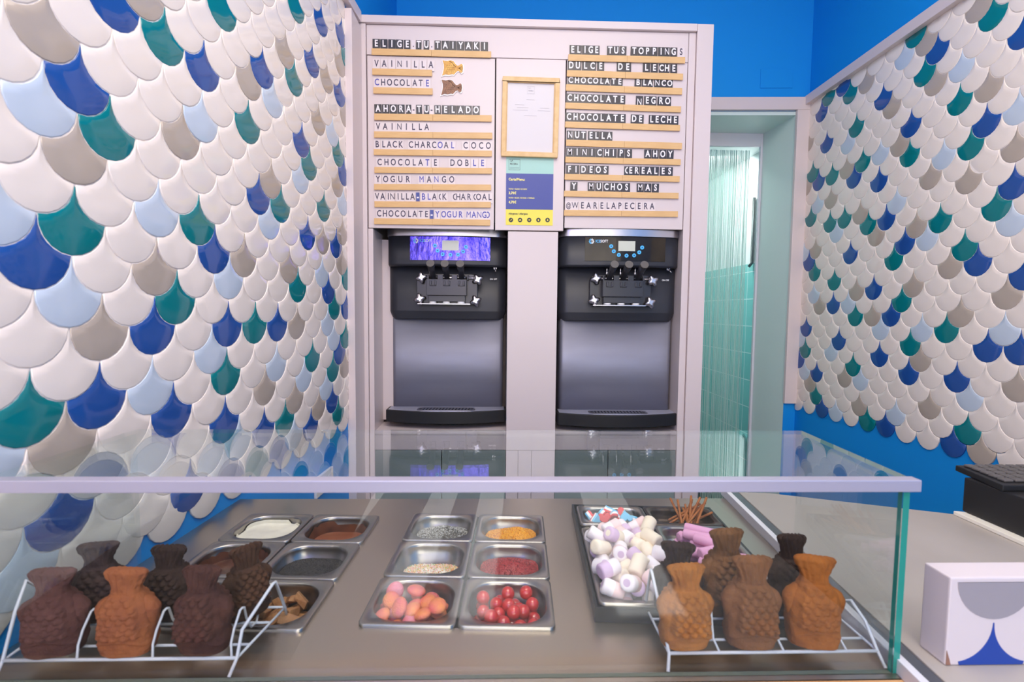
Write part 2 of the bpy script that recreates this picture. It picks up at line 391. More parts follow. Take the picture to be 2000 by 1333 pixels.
bz = empty('dark_pole', (1.46, 3.62, 0.0))  # dark upright of unknown kind behind the curtain, given a pole shape
tag(bz, 'dark upright pole seen through the string curtain', 'dark_pole')
MB().cyl((0, 0, 0.12), (0.03, 0.03, 1.42), 0.014).build('pole_shaft', 'dark_thing', bz)
MB().box((-0.11, -0.03, 0.0), (0.11, 0.03, 0.13)).build('pole_foot', 'dark_thing', bz, bevel=0.01)
tag(MB().box((1.25, 3.75, 0.0), (1.42, 4.05, 1.02)).build('storage_bin', 'dark_thing', bevel=0.02), 'dark storage bin standing behind the string curtain at its left', 'bin')

# trims on the walls
def strip_left(z0, z1, y0, y1, out):
    return MB().prism([(lx(y0), y0), (lx(y0) + out, y0), (lx(y1) + out, y1), (lx(y1), y1)], z0, z1)
structure(strip_left(2.835, 2.885, YF, 2.38, 0.03).build('trim_2', 'white_paint', bevel=0.002))
structure(MB().prism([(-0.6885, 2.236), (-0.651, 2.236), (-0.651, 2.396), (-0.677, 2.396)], 0, 2.815).build('trim_3', 'white_paint', bevel=0.002))
structure(MB().prism([(rx(2.94), 2.94), (rx(2.94) - 0.035, 2.94), (rx(YF) - 0.035, YF), (rx(YF), YF)], 2.742, 2.793).build('trim_4', 'white_paint', bevel=0.002))
def strip_back(a, b, z0, z1, out):
    return MB().prism([(a, bw(a) - out), (b, bw(b) - out), (b, bw(b) + 0.001), (a, bw(a) + 0.001)], z0, z1)
structure(strip_back(1.10, 1.853, 2.714, 2.787, 0.02).build('trim_5', 'white_paint', bevel=0.002))
structure(strip_back(1.780, 1.853, 0.939, 2.7135, 0.02).build('trim_6', 'white_paint', bevel=0.002))
structure(strip_back(1.562, 1.752, 2.846, 2.957, 0.004).build('trim_7', 'blue_paint', bevel=0.001))

# fish-scale tiles
TL = "-17:B7;-16:B6,T8;-15:T4,G7;-13:B5,G6,B7;-12:G4,G8;-11:T1,T4;-10:B3,G6,L7;-9:G-1,G2,L3,T7;-8:B-1,T0,B1,B5,B8;-7:T2,T5,G7;-6:G-2,L1,L5,L8;-5:B-2,G0,G3,T6;-4:L-2,T-1,B3,T4,G8;-3:G-2,L3,B5,G6,B7;-2:L0,T1,G8;-1:L-3,T-2,B1,G2,G4,L6,T8;0:B-2,G0,L2,T5,B7;1:L-2,T0,T7,B8;2:G-1,B0,B2,T3,B4,G5,L7;3:L1,L7,T8;4:T-2,B-1,L0,T2,L4,T6,B8;5:L-3,G-2,B0,G3,L5,T7,G8;6:B2,G5,L7;7:B-2,L2,B3,T4,G6,B7;8:L-2,B1,L5,B6,T8"
TR = "-22:G5;-21:T3,B7,T8;-20:G1,G3,L4,G6,T7,B9;-19:T0,B2;-18:T3,B5,G10;-17:B-1,L1,G2,G4,T6,B8;-16:L7;-15:G0,T1,B3,T9;-14:G4,L5,T6,G7,T8,B9,G10;-13:L-1,B0,T3,B6;-12:T1,L2,B5,G8,L9;-11:G-1,G2,T9;-10:G1,L4,G6,T7,T8;-9:B-1,B4,T5,L7;-8:T0,T2,G3,G5,G9,L10;-7:L-1,L2,B3,B6,B9;-6:T1,T4,T9;-5:B0,G1,T7;-4:B-1,G3,B5,G6,L9;-3:G-1,T3,L6,B7,G8;-2:G1,B4,G5,T6;-1:L-1,T1,L2,L4,B9;0:B-1,B0,T3,B7,L10;1:G2,B4,L7,T9;2:G-1,B1,B3,T6,B10;3:L0,L5,G6,B8,L9;4:G2,G9;5:T0,L3,G5,T8;6:G0,B1,B4,T5,L7,B8"
def decode(s):
    o = {}
    for row in s.split(';'):
        r, cs = row.split(':')
        for c in cs.split(','): o[(int(r), int(c[1:]))] = c[0]
    return o
def tiles(name, par, code, rows, cols, seen_c, P0, U, Nn, parent, ztop, zext, umax, lift=0.0):
    u0, wd, z0, d, t, sh = par
    code = decode(code); mb = MB(); idx = {'W': 0, 'B': 1, 'T': 2, 'G': 3, 'L': 4}
    out = []
    for k in range(11):
        a = PI + PI * k / 10; out.append((wd / 2 * cos(a), d * sin(a)))
    for k in range(1, 6):
        a = 1.5 * PI - PI / 2 * k / 6; out.append((wd / 2 + wd / 2 * cos(a), d + d * sin(a)))
    out.append((0, d * 0.985))
    for k in range(1, 6):
        a = -PI / 2 * k / 6; out.append((-wd / 2 + wd / 2 * cos(a), d + d * sin(a)))
    n = len(out)
    rr = random.Random(11)
    for r in range(rows[0], rows[1] + 1):
        for c in range(cols[0], cols[1] + 1):
            uc = (c + 0.5 * (r % 2)) * wd
            zc = z0 - r * d + d
            if r == rows[1]: zc += lift
            lu = u0 + uc + sh * (zc - 1.5); zc = zc + t * lu
            if lu - wd / 2 > umax or zc - d > ztop: continue
            key = code.get((r, c), 'W')
            if c < seen_c: key = rr.choice('WWWWWWWWWTBGL')
            tx, tz = rr.gauss(0, 0.007), rr.gauss(0, 0.007)
            rings = []
            dn = -0.0012 if (lift and r == rows[1]) else 0.0
            for s_, h in ((0.977, 0.0), (0.977, 0.0050), (0.968, 0.0057), (0.945, 0.0060), (0.45, 0.0064)):
                ring = []
                for x, z in out:
                    x_, z_ = x * s_, z * s_
                    u = min(lu + x_ + sh * z_, umax); zz = min(zc + z_ + t * x_, ztop)
                    hh = h + (dn if h > 0 else 0) + (tx * x_ + tz * z_ if h > 0 else 0)
                    ring.append(P0 + U * u + Vector((0, 0, zz)) + Nn * hh)
                rings.append(ring)
            mb.loft(rings, idx[key], True, False, False)
            o = len(mb.v); cen = P0 + U * min(lu, umax) + Vector((0, 0, min(zc, ztop))) + Nn * 0.0065
            mb.v.append(cen)
            for i in range(n): mb.f.append([o - n + i, o - n + (i + 1) % n, o]); mb.m.append(idx[key]); mb.sm.append(True)
    # grout bed
    a, b, zlo = zext
    for p, q in ((a, b),):
        mb.add([P0 + U * p + Vector((0, 0, zlo + t * p)) + Nn * 0.0045, P0 + U * q + Vector((0, 0, zlo + t * q)) + Nn * 0.0045, P0 + U * q + Vector((0, 0, ztop)) + Nn * 0.0045, P0 + U * p + Vector((0, 0, ztop)) + Nn * 0.0045], [(0, 1, 2, 3)], 5)
    return structure(mb.build(name, ['tile_white', 'tile_blue', 'tile_teal', 'tile_greige', 'tile_sky', 'grout'], parent))
UL = Vector((LS, 1, 0)).normalized(); NL = Vector((1, -LS, 0)).normalized()
tiles('tile_cladding', (-0.0963, 0.1316, 1.5227, 0.0655, -0.0074, 0.0919), TL, (-21, 9), (-12, 9), -4, Vector((LX0, LY0, 0)), UL, NL, wl, 2.836, (-1.75, 1.045, 1.5227 - 8 * 0.0655 + 0.03), 1.043, 0.024)
UR = Vector((RS, 1, 0)).normalized(); NR = Vector((-1, RS, 0)).normalized()
tiles('tile_cladding', (-1.1882, 0.1167, 1.2887, 0.0653, -0.0264, 0.0084), TR, (-24, 6), (-10, 10), -2, Vector((RX0, RY0, 0)), UR, NR, wr, 2.744, (-2.4, -0.001, 1.2887 - 5 * 0.0653 + 0.012), -0.002)

# wall socket low on the left wall by the cabinet
so = empty('wall_socket', (lx(1.955) + 0.001, 1.955, 0.797), -math.atan(LS))
tag(so, 'white electrical socket on the blue foot of the left wall, by the white cabinet', 'socket')
MB().box((0, -0.08, -0.04), (0.012, 0.08, 0.04)).build('cover_plate', 'socket', so, bevel=0.003)
for k in (-0.04, 0.04): MB().cyl((0.012, k, 0), (0.0135, k, 0), 0.019, n=20).build('socket_outlet', 'cool_white', so)

# ------------------------------------------------------------------ the white cabinet round the machines
cb = empty('machine_cabinet', (0.17, 2.4, 0))
tag(cb, 'tall white built-in cabinet with menu doors and two open machine bays', 'cabinet')
CO = Vector((0.17, 2.4, 0))
def board(name, x0, x1, z0, z1, y0=2.40, y1=2.42, m='white_board', bevel=0.0015):
    return MB().box((x0 - CO.x, y0 - CO.y, z0), (x1 - CO.x, y1 - CO.y, z1)).build(name, m, cb, bevel=bevel)
board('side_post', -0.674, -0.632, 0, 2.838, 2.39, 2.90)
board('side_post', 0.943, 1.021, 0, 2.873, 2.385, 2.90)
board('top_rail', -0.674, 0.941, 2.84, 2.873, 2.383, 2.90)
board('header_panel', -0.630, 0.906, 2.702, 2.838)
board('filler_strip', 0.908, 0.941, 0.0, 2.838, 2.398, 2.90)
board('filler_strip', -0.630, -0.606, 0.0, 1.888, 2.398, 2.60)
board('menu_door', -0.628, -0.023, 1.892, 2.697)
board('centre_panel', -0.017, 0.316, 1.890, 2.699)
board('menu_door', 0.322, 0.905, 1.905, 2.699)
board('bay_divider', 0.046, 0.291, 0.80, 1.884, 2.396, 2.90)
board('shelf', -0.606, 0.046, 0.876, 0.896, 2.40, 2.90, 'white_board')
board('shelf', 0.291, 0.908, 0.876, 0.896, 2.40, 2.90, 'white_board')
board('apron', -0.630, 0.908, 0.80, 0.875, 2.402, 2.42)
board('bay_panel', -0.606, -0.53, 0.912, 1.86, 2.576, 2.60)
board('backing', -0.630, 0.908, 0.0, 2.80, 2.88, 2.90)
board('inner_lining', -0.630, 0.905, 1.93, 2.80, 2.421, 2.43, 'seam')
board('cupboard_door', -0.606, -0.279, 0.06, 0.797, 2.402, 2.42, 'door_grey')
board('cupboard_door', -0.275, 0.044, 0.06, 0.797, 2.402, 2.42, 'door_grey')
board('plinth_panel', 0.046, 0.106, 0.0, 0.797, 2.40, 2.42)
board('plinth_panel', 0.108, 0.173, 0.0, 0.797, 2.40, 2.42)
board('plinth_panel', 0.175, 0.291, 0.0, 0.797, 2.40, 2.42)
board('cupboard_door', 0.293, 0.560, 0.06, 0.797, 2.402, 2.42, 'door_grey')
board('cupboard_door', 0.564, 0.906, 0.06, 0.797, 2.402, 2.42, 'door_grey')

# ------------------------------------------------------------------ soft-serve machines
K = 0.002537
def mx(px): return (px - 1216) * K
def mz(py): return 1.5 + (608 - py) * K - 0.896
def plan(hw, bulge, yf, yb, r=0.05, n=16):
    """outline, counter-clockwise, bowed front edge with round corners"""
    pts = []
    for k in range(n + 1):
        x = -hw + r + (2 * hw - 2 * r) * k / n
        pts.append((x, yf + bulge * (x / (hw - r)) ** 2))
    ye = yf + bulge
    for k in range(1, 7):
        a = -PI / 2 + PI / 2 * k / 6; pts.append((hw - r + r * cos(a), ye + r + r * sin(a)))
    pts.append((hw, yb)); pts.append((-hw, yb))
    for k in range(0, 6):
        a = PI + PI / 2 * k / 6; pts.append((-hw + r + r * cos(a), ye + r + r * sin(a)))
    return pts
def ring(pl, z): return [(x, y, z) for x, y in pl]
def front_arc(x, hw=0.305, bulge=0.022, r=0.06): return bulge * (x / (hw - r)) ** 2

def make_machine():
    t = empty('soft_serve_machine', (0.611, 2.41, 0.896))
    hw = 0.305
    P = plan(hw, 0.022, 0.0, 0.44, 0.06)
    # body
    b = plan(0.29, 0.0008, 0.085, 0.44, 0.02)
    MB().loft([ring(b, 0.03), ring(b, 0.565)]).build('steel_body', 'steel_body', t)
    f = plan(0.303, 0.012, 0.045, 0.44, 0.05); f2 = plan(0.292, 0.010, 0.065, 0.44, 0.045)
    MB().loft([ring(f2, 0.555), ring(f2, 0.557), ring(f, 0.595), ring(f, 0.599), ring(f, 0.832)]).build('dispensing_front', 'black_plastic', t)
    h0 = plan(hw - 0.004, 0.022, 0.008, 0.44, 0.06)
    MB().loft([ring(h0, 0.822), ring(P, 0.832), ring(P, 0.835), ring(P, 0.973)]).build('control_head', 'black_plastic', t)
    c2 = plan(hw + 0.003, 0.022, -0.004, 0.44, 0.06); c3 = plan(hw - 0.02, 0.022, 0.015, 0.44, 0.05)
    MB().loft([ring(c2, 0.9735), ring(c2, 0.9745), ring(c2, 1.0075), ring(c2, 1.0085), ring(c3, 1.0105)]).build('chrome_band', 'chrome', t)
    # control panel: a thin glass plate bent to the bow of the head
    cp = MB(); n = 16
    x0, x1, z0, z1 = mx(1144), mx(1303), mz(510), mz(464)
    for z_a, z_b, off, mi in ((z0, z1, -0.0030, 0),):
        A = []; B = []
        for k in range(n + 1):
            x = x0 + (x1 - x0) * k / n; y = front_arc(x)
            A.append((x, y + off, z_a)); B.append((x, y + off, z_b))
        A2 = [(x, y + 0.004, z) for x, y, z in A]; B2 = [(x, y + 0.004, z) for x, y, z in B]
        cp.loft([A + A2[::-1], B + B2[::-1]], mi, False)
    pan = cp.build('control_panel', 'panel_glass', t)
    def onp(px, py, off=-0.0042): x = mx(px); return (x, front_arc(x) + off, mz(py))
    a = onp(1208, 491); c = onp(1241, 471.5)
    MB().box((a[0], a[1] - 0.001, a[2]), (c[0], a[1] + 0.003, c[2])).build('screen', 'lcd', pan)
    for px, py in ((1194, 482), (1199.2, 491.7), (1209.2, 498.5), (1224.3, 499.7), (1239.3, 499), (1249.4, 492.8), (1255, 483.5)):
        p = onp(px, py)
        MB().cyl((p[0], p[1] - 0.002, p[2]), (p[0], p[1] + 0.003, p[2]), 0.0095, n=18).cyl((p[0], p[1] - 0.0026, p[2]), (p[0], p[1], p[2]), 0.0035, n=8, mi=1).build('button', ['button_blue', 'poster_blue'], pan)
    # maker's gear mark and lettering
    p = onp(1156, 472.5); g = MB()
    for k in range(10):
        a0 = 2 * PI * k / 10; mi = 1 if -PI / 2 < ((a0 + PI) % (2 * PI)) - PI < PI / 2 else 0
        T = Matrix.Translation((p[0], p[1], p[2])) @ Matrix.Rotation(a0, 4, 'Y')
        g.box((0.0085, -0.0008, -0.0022), (0.0135, 0.0008, 0.0022), mi, T)
        for j in (-1, 0, 1):
            T2 = Matrix.Translation((p[0], p[1], p[2])) @ Matrix.Rotation(a0 + j * 0.2, 4, 'Y')
            g.box((0.0060, -0.0008, -0.0018), (0.0092, 0.0008, 0.0018), mi, T2)
    g.box((p[0] - 0.0006, p[1] - 0.0008, p[2] - 0.006), (p[0] + 0.0006, p[1] + 0.0008, p[2] + 0.006), 1)
    g.build('gear_mark', ['logo_blue', 'print_white'], pan)
    q = onp(1168.5, 472.5)
    letter_obj('lettering', glyph('ICE', 0.0185, 0.0006, 0.95, 0.02), 'logo_blue', pan, (q[0], q[1], q[2]))
    q = onp(1180.5, 472.5)
    letter_obj('lettering', glyph('SOFT', 0.0185, 0.0006, 0.86, 0.02), 'print_white', pan, (q[0], q[1], q[2]))
    # dispensing head
    yd = 0.052
    plate = [(x + mx(1217), z + 0.5 * (mz(537) + mz(597))) for x, z in rrect(0.5 * (mx(1277) - mx(1155)), 0.5 * (mz(537) - mz(597)), 0.032)]
    MB().loft([[(x, yd + 0.004, z) for x, z in plate], [(x, yd - 0.028, z) for x, z in plate]]).build('dispensing_plate', 'black_gloss', t, bevel=0.003)
    blk = MB().box((mx(1178), yd - 0.075, mz(580)), (mx(1257), yd - 0.01, mz(548)))
    blk.box((mx(1181), yd - 0.06, mz(592)), (mx(1254), yd - 0.01, mz(580)))
    for px in (1191, 1218, 1247): blk.box((mx(px) - 0.017, yd - 0.082, mz(560)), (mx(px) - 0.007, yd - 0.02, mz(551))).box((mx(px) + 0.007, yd - 0.082, mz(560)), (mx(px) + 0.017, yd - 0.02, mz(551))).box((mx(px) - 0.017, yd - 0.080, mz(561.5)), (mx(px) + 0.017, yd - 0.02, mz(558.5)))
    for px in (1205, 1233): blk.box((mx(px) - 0.014, yd - 0.07, mz(549)), (mx(px) + 0.014, yd - 0.01, mz(539)))
    for px in (1180.5, 1259): blk.box((mx(px) - 0.004, yd - 0.06, mz(549)), (mx(px) + 0.004, yd - 0.01, mz(538.5)))
    blk.build('valve_block', 'black_gloss', t, bevel=0.002)
    MB().cyl((mx(1160), yd - 0.045, mz(544.5)), (mx(1277), yd - 0.045, mz(544.5)), 0.006, n=14).build('pivot_rod', 'chrome', t)
    MB().box((mx(1160), yd - 0.065, mz(597.5)), (mx(1264), yd - 0.004, mz(595.8))).build('drip_lip', 'chrome', t)
    for px in (1191, 1218, 1247):
        x = mx(px); z = mz(550)
        lv = MB().tube([(x, yd - 0.035, z - 0.008), (x, yd - 0.055, z + 0.01), (x, yd - 0.11, z + 0.045), (x, yd - 0.165, z + 0.072)], [0.012, 0.013, 0.016, 0.0185], 16)
        L = lv.build('lever', 'black_gloss', t)
        MB().cyl((x, yd - 0.163, z + 0.071), (x, yd - 0.1705, z + 0.0747), 0.0192, n=24).build('lever_cap', 'black_key', L)
        MB().cyl((x - 0.006, yd - 0.03, z + 0.02), (x - 0.006, yd - 0.034, z + 0.075), 0.003, n=8).cyl((x - 0.006, yd - 0.03, z + 0.03), (x - 0.006, yd - 0.033, z + 0.048), 0.0062, n=10).build('adjuster_pin', 'chrome', t)
        MB().cyl((x - 0.004, yd - 0.045, mz(592)), (x - 0.004, yd - 0.045, mz(596)), 0.019, n=24).build('nozzle', 'print_white', t)
    for px, py, rt in ((1167, 545, 0.2), (1278.5, 548, 0.5), (1163.5, 587, 0.25), (1274.5, 590, 0.4)):
        rg = []
        for y, s_ in ((yd - 0.028, 0.55), (yd - 0.034, 0.9), (yd - 0.047, 1.0), (yd - 0.056, 0.78), (yd - 0.060, 0.4)):
            rg.append([(mx(px) + 0.031 * s_ * (0.82 + 0.20 * cos(4 * a_)) * cos(a_ + rt), y, mz(py) + 0.031 * s_ * (0.82 + 0.20 * cos(4 * a_)) * sin(a_ + rt)) for a_ in [2 * PI * i / 32 for i in range(32)]])
        MB().loft(rg).build('star_knob', 'chrome', t)
    MB().cyl((mx(1313), yd - 0.012, mz(523)), (mx(1314), yd - 0.05, mz(531)), 0.004, 0.0025, 10).cyl((mx(1313), yd + 0.008, mz(522)), (mx(1313), yd - 0.014, mz(523.4)), 0.008, n=12).build('toggle_switch', 'chrome', t)
    letter_obj('lettering', glyph('ON', 0.011, 0.0006, 0.9, 0.02), 'print_white', t, (mx(1305.5), yd - 0.0025, mz(545.3)))
    letter_obj('lettering', glyph('OFF', 0.011, 0.0006, 0.9, 0.02), 'print_white', t, (mx(1313.5), yd - 0.0015, mz(545.3)))
    # drip tray
    tp = plan(0.308, 0.055, -0.055, 0.10, 0.012); ti = plan(0.298, 0.053, -0.043, 0.10, 0.01)
    MB().loft([ring(tp, 0.030), ring(tp, 0.031), ring(tp, 0.087), ring(tp, 0.088), ring(ti, 0.090), ring(ti, 0.080)], cap1=True).build('drip_tray', 'black_box', t)
    tr = t.children[-1]
    MB().loft([ring(ti, 0.081), ring(ti, 0.0895), ring(plan(0.296, 0.053, -0.04, 0.098, 0.01), 0.0905)]).build('tray_plate', 'tray_silver', tr)
    gr = MB(); gr.loft([[(x + 0.0, y + 0.012, z) for x, y in rrect(0.148, 0.038, 0.025)] for z in (0.090, 0.0935)], 0, False)
    for k in range(15):
        x = -0.115 + k * 0.0165
        gr.add([(x - 0.004, -0.014, 0.0938), (x + 0.002, -0.014, 0.0938), (x + 0.006, 0.038, 0.0938), (x, 0.038, 0.0938)], [(0, 1, 2, 3)], 1)
    for k in (-1, 1): gr.cyl((k * 0.131, 0.012, 0.0925), (k * 0.131, 0.012, 0.0942), 0.009, n=14, mi=1)
    gr.build('drip_grille', ['chrome', 'black_box'], tr)
    for sx in (-0.24, 0.24):
        for sy in (0.14, 0.38): MB().cyl((sx, sy, 0), (sx, sy, 0.032), 0.02).build('foot', 'black_plastic', t)
    return t
m1 = make_machine()
tag(m1, 'black and steel soft-serve machine with dark control panel, in the right-hand bay', 'ice cream machine', 'soft-serve machines')
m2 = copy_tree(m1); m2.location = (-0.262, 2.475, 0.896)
m2['label'] = 'black and steel soft-serve machine with violet reflection painted into its control panel'
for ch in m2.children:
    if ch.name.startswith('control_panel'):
        ch.data = ch.data.copy(); ch.data.materials[0] = MATS['violet_reflection']; ch['label'] = 'control panel with painted violet reflection'

# ------------------------------------------------------------------ menu: ledges and letter cards
ORD = ['first', 'second', 'third', 'fourth', 'fifth', 'sixth', 'seventh', 'eighth', 'ninth', 'tenth', 'eleventh', 'twelfth', 'thirteenth', 'fourteenth', 'fifteenth', 'sixteenth', 'seventeenth', 'eighteenth', 'nineteenth', 'twentieth', 'twenty-first', 'twenty-second']
Z2, Z3, Z4, Z5 = (700, 60, 0.14257), (700, 240, 0.15757), (1080, 70, 0.15005), (1080, 250, 0.14257)
# (picture frame, default card kind, ledge x0 y0 x1 y1 height, seam, letters)
ROWS = [
 ('left', Z2, 'k', (178, 240, 1822, 283, 82, 1000), 'E239 L346 I454 G558 E665 .w750 T823 U928 .w1002 T1084 A1190 I1294 Y1400 A1508 K1613 I1727'),
 ('left', Z2, 'w', (185, 515, 1010, 535, 82, None), 'V240 A347 I452 N560 I662 L775 L882 A990'),
 ('left', Z2, 'w', (197, 772, 1017, 790, 82, None), 'Cb245 H332 O420 C507 O595 L675 A768 T850 Eb942'),
 ('left', Z2, 'k', (207, 1133, 1835, 1158, 85, 1020), 'A258 H363 O470 R577 A682 -w750 T828 U930 -w1000 H1085 E1192 L1297 A1403 D1508 O1617'),
 ('left', Z3, 'w', (192, 105, 1662, 122, 73, 922), 'V240 A328 I415 N505 I592 L680 L765 A845'),
 ('left', Z3, 'w', (187, 325, 1658, 345, 70, 922), 'B228 L308 A378 C448 K520 C648 H722 A797 R868 C938 Ob1012 A1087 Lb1165 C1330 O1430 C1523 O1612'),
 ('left', Z3, 'w', (193, 547, 1660, 560, 70, 920), 'C257 H343 O428 C513 O603 L687 A768 Tb852 E952 D1165 O1258 B1345 Lb1440 Eb1540'),
 ('left', Z3, 'w', (187, 758, 1652, 765, 70, 917), 'Y235 O330 G420 U515 R607 Mb782 A875 Nb967 G1062 O1157'),
 ('left', Z3, 'w', (190, 972, 1650, 980, 70, 922), 'V222 A292 I362 N415 I487 L540 L602 A667 -u733 Bb802 Lb873 A940 Cc1022 K1065 Cc1198 H1240 A1303 R1375 Cc1455 O1495 A1567 L1637'),
 ('left', Z3, 'w', (185, 1182, 1643, 1202, 72, 915), 'C245 H318 O395 C470 O548 L625 A693 T768 E838 -u905 Yb978 Ob1057 Gb1125 Ub1195 Rb1268 Mb1370 Ab1437 Nb1505 Gb1568 Oc1606'),
 ('right', Z4, 'k', (205, 240, 1732, 275, 80, 975), 'E262 L340 I423 G497 E575 T752 U832 S920 T1065 O1157 P1240 P1327 I1418 N1495 G1582 Sw1680'),
 ('right', Z4, 'k', (190, 445, 1712, 492, 80, 957), 'D245 U333 L433 C525 E632 D890 E985 L1232 E1335 C1430 H1500 E1590'),
 ('right', Z4, 'k', (182, 630, 1706, 682, 80, 948), 'C242 H325 O408 C492 O570 L648 A722 T807 E885 B1125 L1212 A1285 N1380 C1462 O1542'),
 ('right', Z4, 'k', (178, 868, 1698, 920, 75, 943), 'C232 H320 O405 C488 O573 L655 A742 T832 E920 N1150 E1253 G1335 R1432 O1522'),
 ('right', Z4, 'k', (178, 1115, 1692, 1162, 75, 937), 'C228 H315 O407 C492 O577 L663 A752 T840 E930 D1085 E1170 L1317 E1388 C1467 H1548 E1630'),
 ('right', Z5, 'k', (183, 158, 1777, 205, 85, 985), 'N240 U335 T420 E525 L605 L690 A777'),
 ('right', Z5, 'k', (177, 393, 1767, 430, 78, 973), 'M238 I340 N440 I543 C645 H750 I840 P943 S1048 A1313 H1415 O1520 Y1620'),
 ('right', Z5, 'k', (172, 630, 1760, 662, 78, 970), 'F238 I328 D432 E533 O635 S730 Cc1036 E1083 R1163 E1252 A1340 L1428 E1530 S1620'),
 ('right', Z5, 'k', (168, 860, 1752, 892, 78, 965), 'Y302 M543 U648 C753 H840 O935 S1033 M1222 A1325 S1430'),
 ('right', Z5, 'w', (172, 1125, 1750, 1142, 78, 967), '@232 W325 E425 A512 R602 E695 L778 A857 P945 E1032 C1115 E1212 R1303 A1392'),
]
FACE = 2.3995
GL = {}
def gl(ch, bold):
    if (ch, bold) not in GL: GL[(ch, bold)] = glyph(ch, 0.0425 if ch != '@' else 0.033, 0.0004, 0.74, (0.030 if bold else 0.016) if ch not in 'MWN' else (0.003 if bold else 0.0))
    return GL[(ch, bold)]
nrow = {'left': 0, 'right': 0}
for side, (ox, oy, s), kind, (x0, y0, x1, y1, h, seam), letters in ROWS:
    nrow[side] += 1
    rname = ORD[nrow[side] - 1]
    Pz = lambda x, y: on_y(ox + x * s, oy + y * s, 2.391)
    a, b = Pz(x0, y0), Pz(x1, y1)
    slope = atan2(b.z - a.z, b.x - a.x); hz = h * s * 0.00251
    spans = [(x0, x1)] if seam is None else [(x0, seam), (seam, x1)]
    for k, (p, q) in enumerate(spans):
        zp = a.z + (b.z - a.z) * (p - x0) / (x1 - x0); zq = a.z + (b.z - a.z) * (q - x0) / (x1 - x0)
        A = Pz(p, 0).x; B = Pz(q, 0).x - 0.0006; L = hypot(B - A, zq - zp)
        o = MB().box((0, -0.0085, -hz), (L, -0.0045, 0)).box((0, -0.0045, -hz * 0.8), (L, 0, -hz * 0.3)).build('letter_ledge', 'wood', None, (A, FACE - 0.0005, zp), (0, -slope, 0), bevel=0.0008)
        half = 'whole' if seam is None else ('left half of the' if k == 0 else 'right half of the')
        lab = ('short pale wooden ledge under row %s of the left menu' % rname) if seam is None else ('%s pale wooden ledge under the %s row of the %s menu' % (half, rname, side))
        tag(o, lab, 'ledge', 'wooden letter ledges')
    toks = []
    for t in letters.split():
        ch = t[0]; fl = ''
        r_ = t[1:]
        if r_[0] in 'wbuc': fl = r_[0]; r_ = r_[1:]
        toks.append((ch, fl, float(r_)))
    for i, (ch, fl, cx) in enumerate(toks):
        gaps = [abs(toks[j][2] - cx) for j in (i - 1, i + 1) if 0 <= j < len(toks) and toks[j][1] != 'c'] or [240]
        wc = min(0.0345, min(gaps) * s * 0.00251 * 0.985)
        if fl == 'c': wc = 0.030
        if ch in '.-' and fl != 'u': wc = min(wc, 0.020)
        if fl == 'u': wc = 0.017
        kk = 'w' if fl in ('w', 'b') or (fl == 'c' and kind == 'w') else ('u' if fl == 'u' else kind)
        if fl == '': kk = kind
        cm = {'k': 'card_black', 'w': 'card_white', 'u': 'card_blue'}[kk]
        im = 'letter_white' if kk in 'ku' else ('ink_blue' if fl == 'b' or (fl == 'c' and ch == 'O') else 'ink_dark')
        X = Pz(cx, 0).x; Zb = a.z + (X - a.x) * math.tan(slope)
        hh = 0.0418
        low = 0.010 if (rname == 'fourth' and side == 'right' and ch == 'N') else 0.0
        yb = FACE - (0.0012 if fl == 'c' else 0.0024) - R.uniform(0, 0.0004)
        card = MB().box((-wc / 2, -0.0008, -0.008), (wc / 2, 0, hh)).build('letter_card', cm, None, (X, yb, Zb + 0.0003 + 0.0062 * (Zb - 1.5) / 2.39), (0, -slope + R.uniform(-0.02, 0.02), 0))
        letter_obj('letter', gl(ch, kk in 'ku'), im, card, (0, -0.0010, hh * (0.30 if low else 0.50) if ch != '.' else hh * 0.55))
        if side == 'right' and rname == 'third': card.scale = (1, 1, 0.88)
        word = {'.': 'dot', '-': 'dash', '@': 'at-sign'}.get(ch, 'letter ' + ch)
        tone = {'k': 'black', 'w': 'white', 'u': 'blue'}[kk]
        tag(card, '%s %s card, %s from the left in row %s of the %s menu' % (tone, word, ORD[i], rname, side), 'letter card', 'letter cards on the menu ledges')

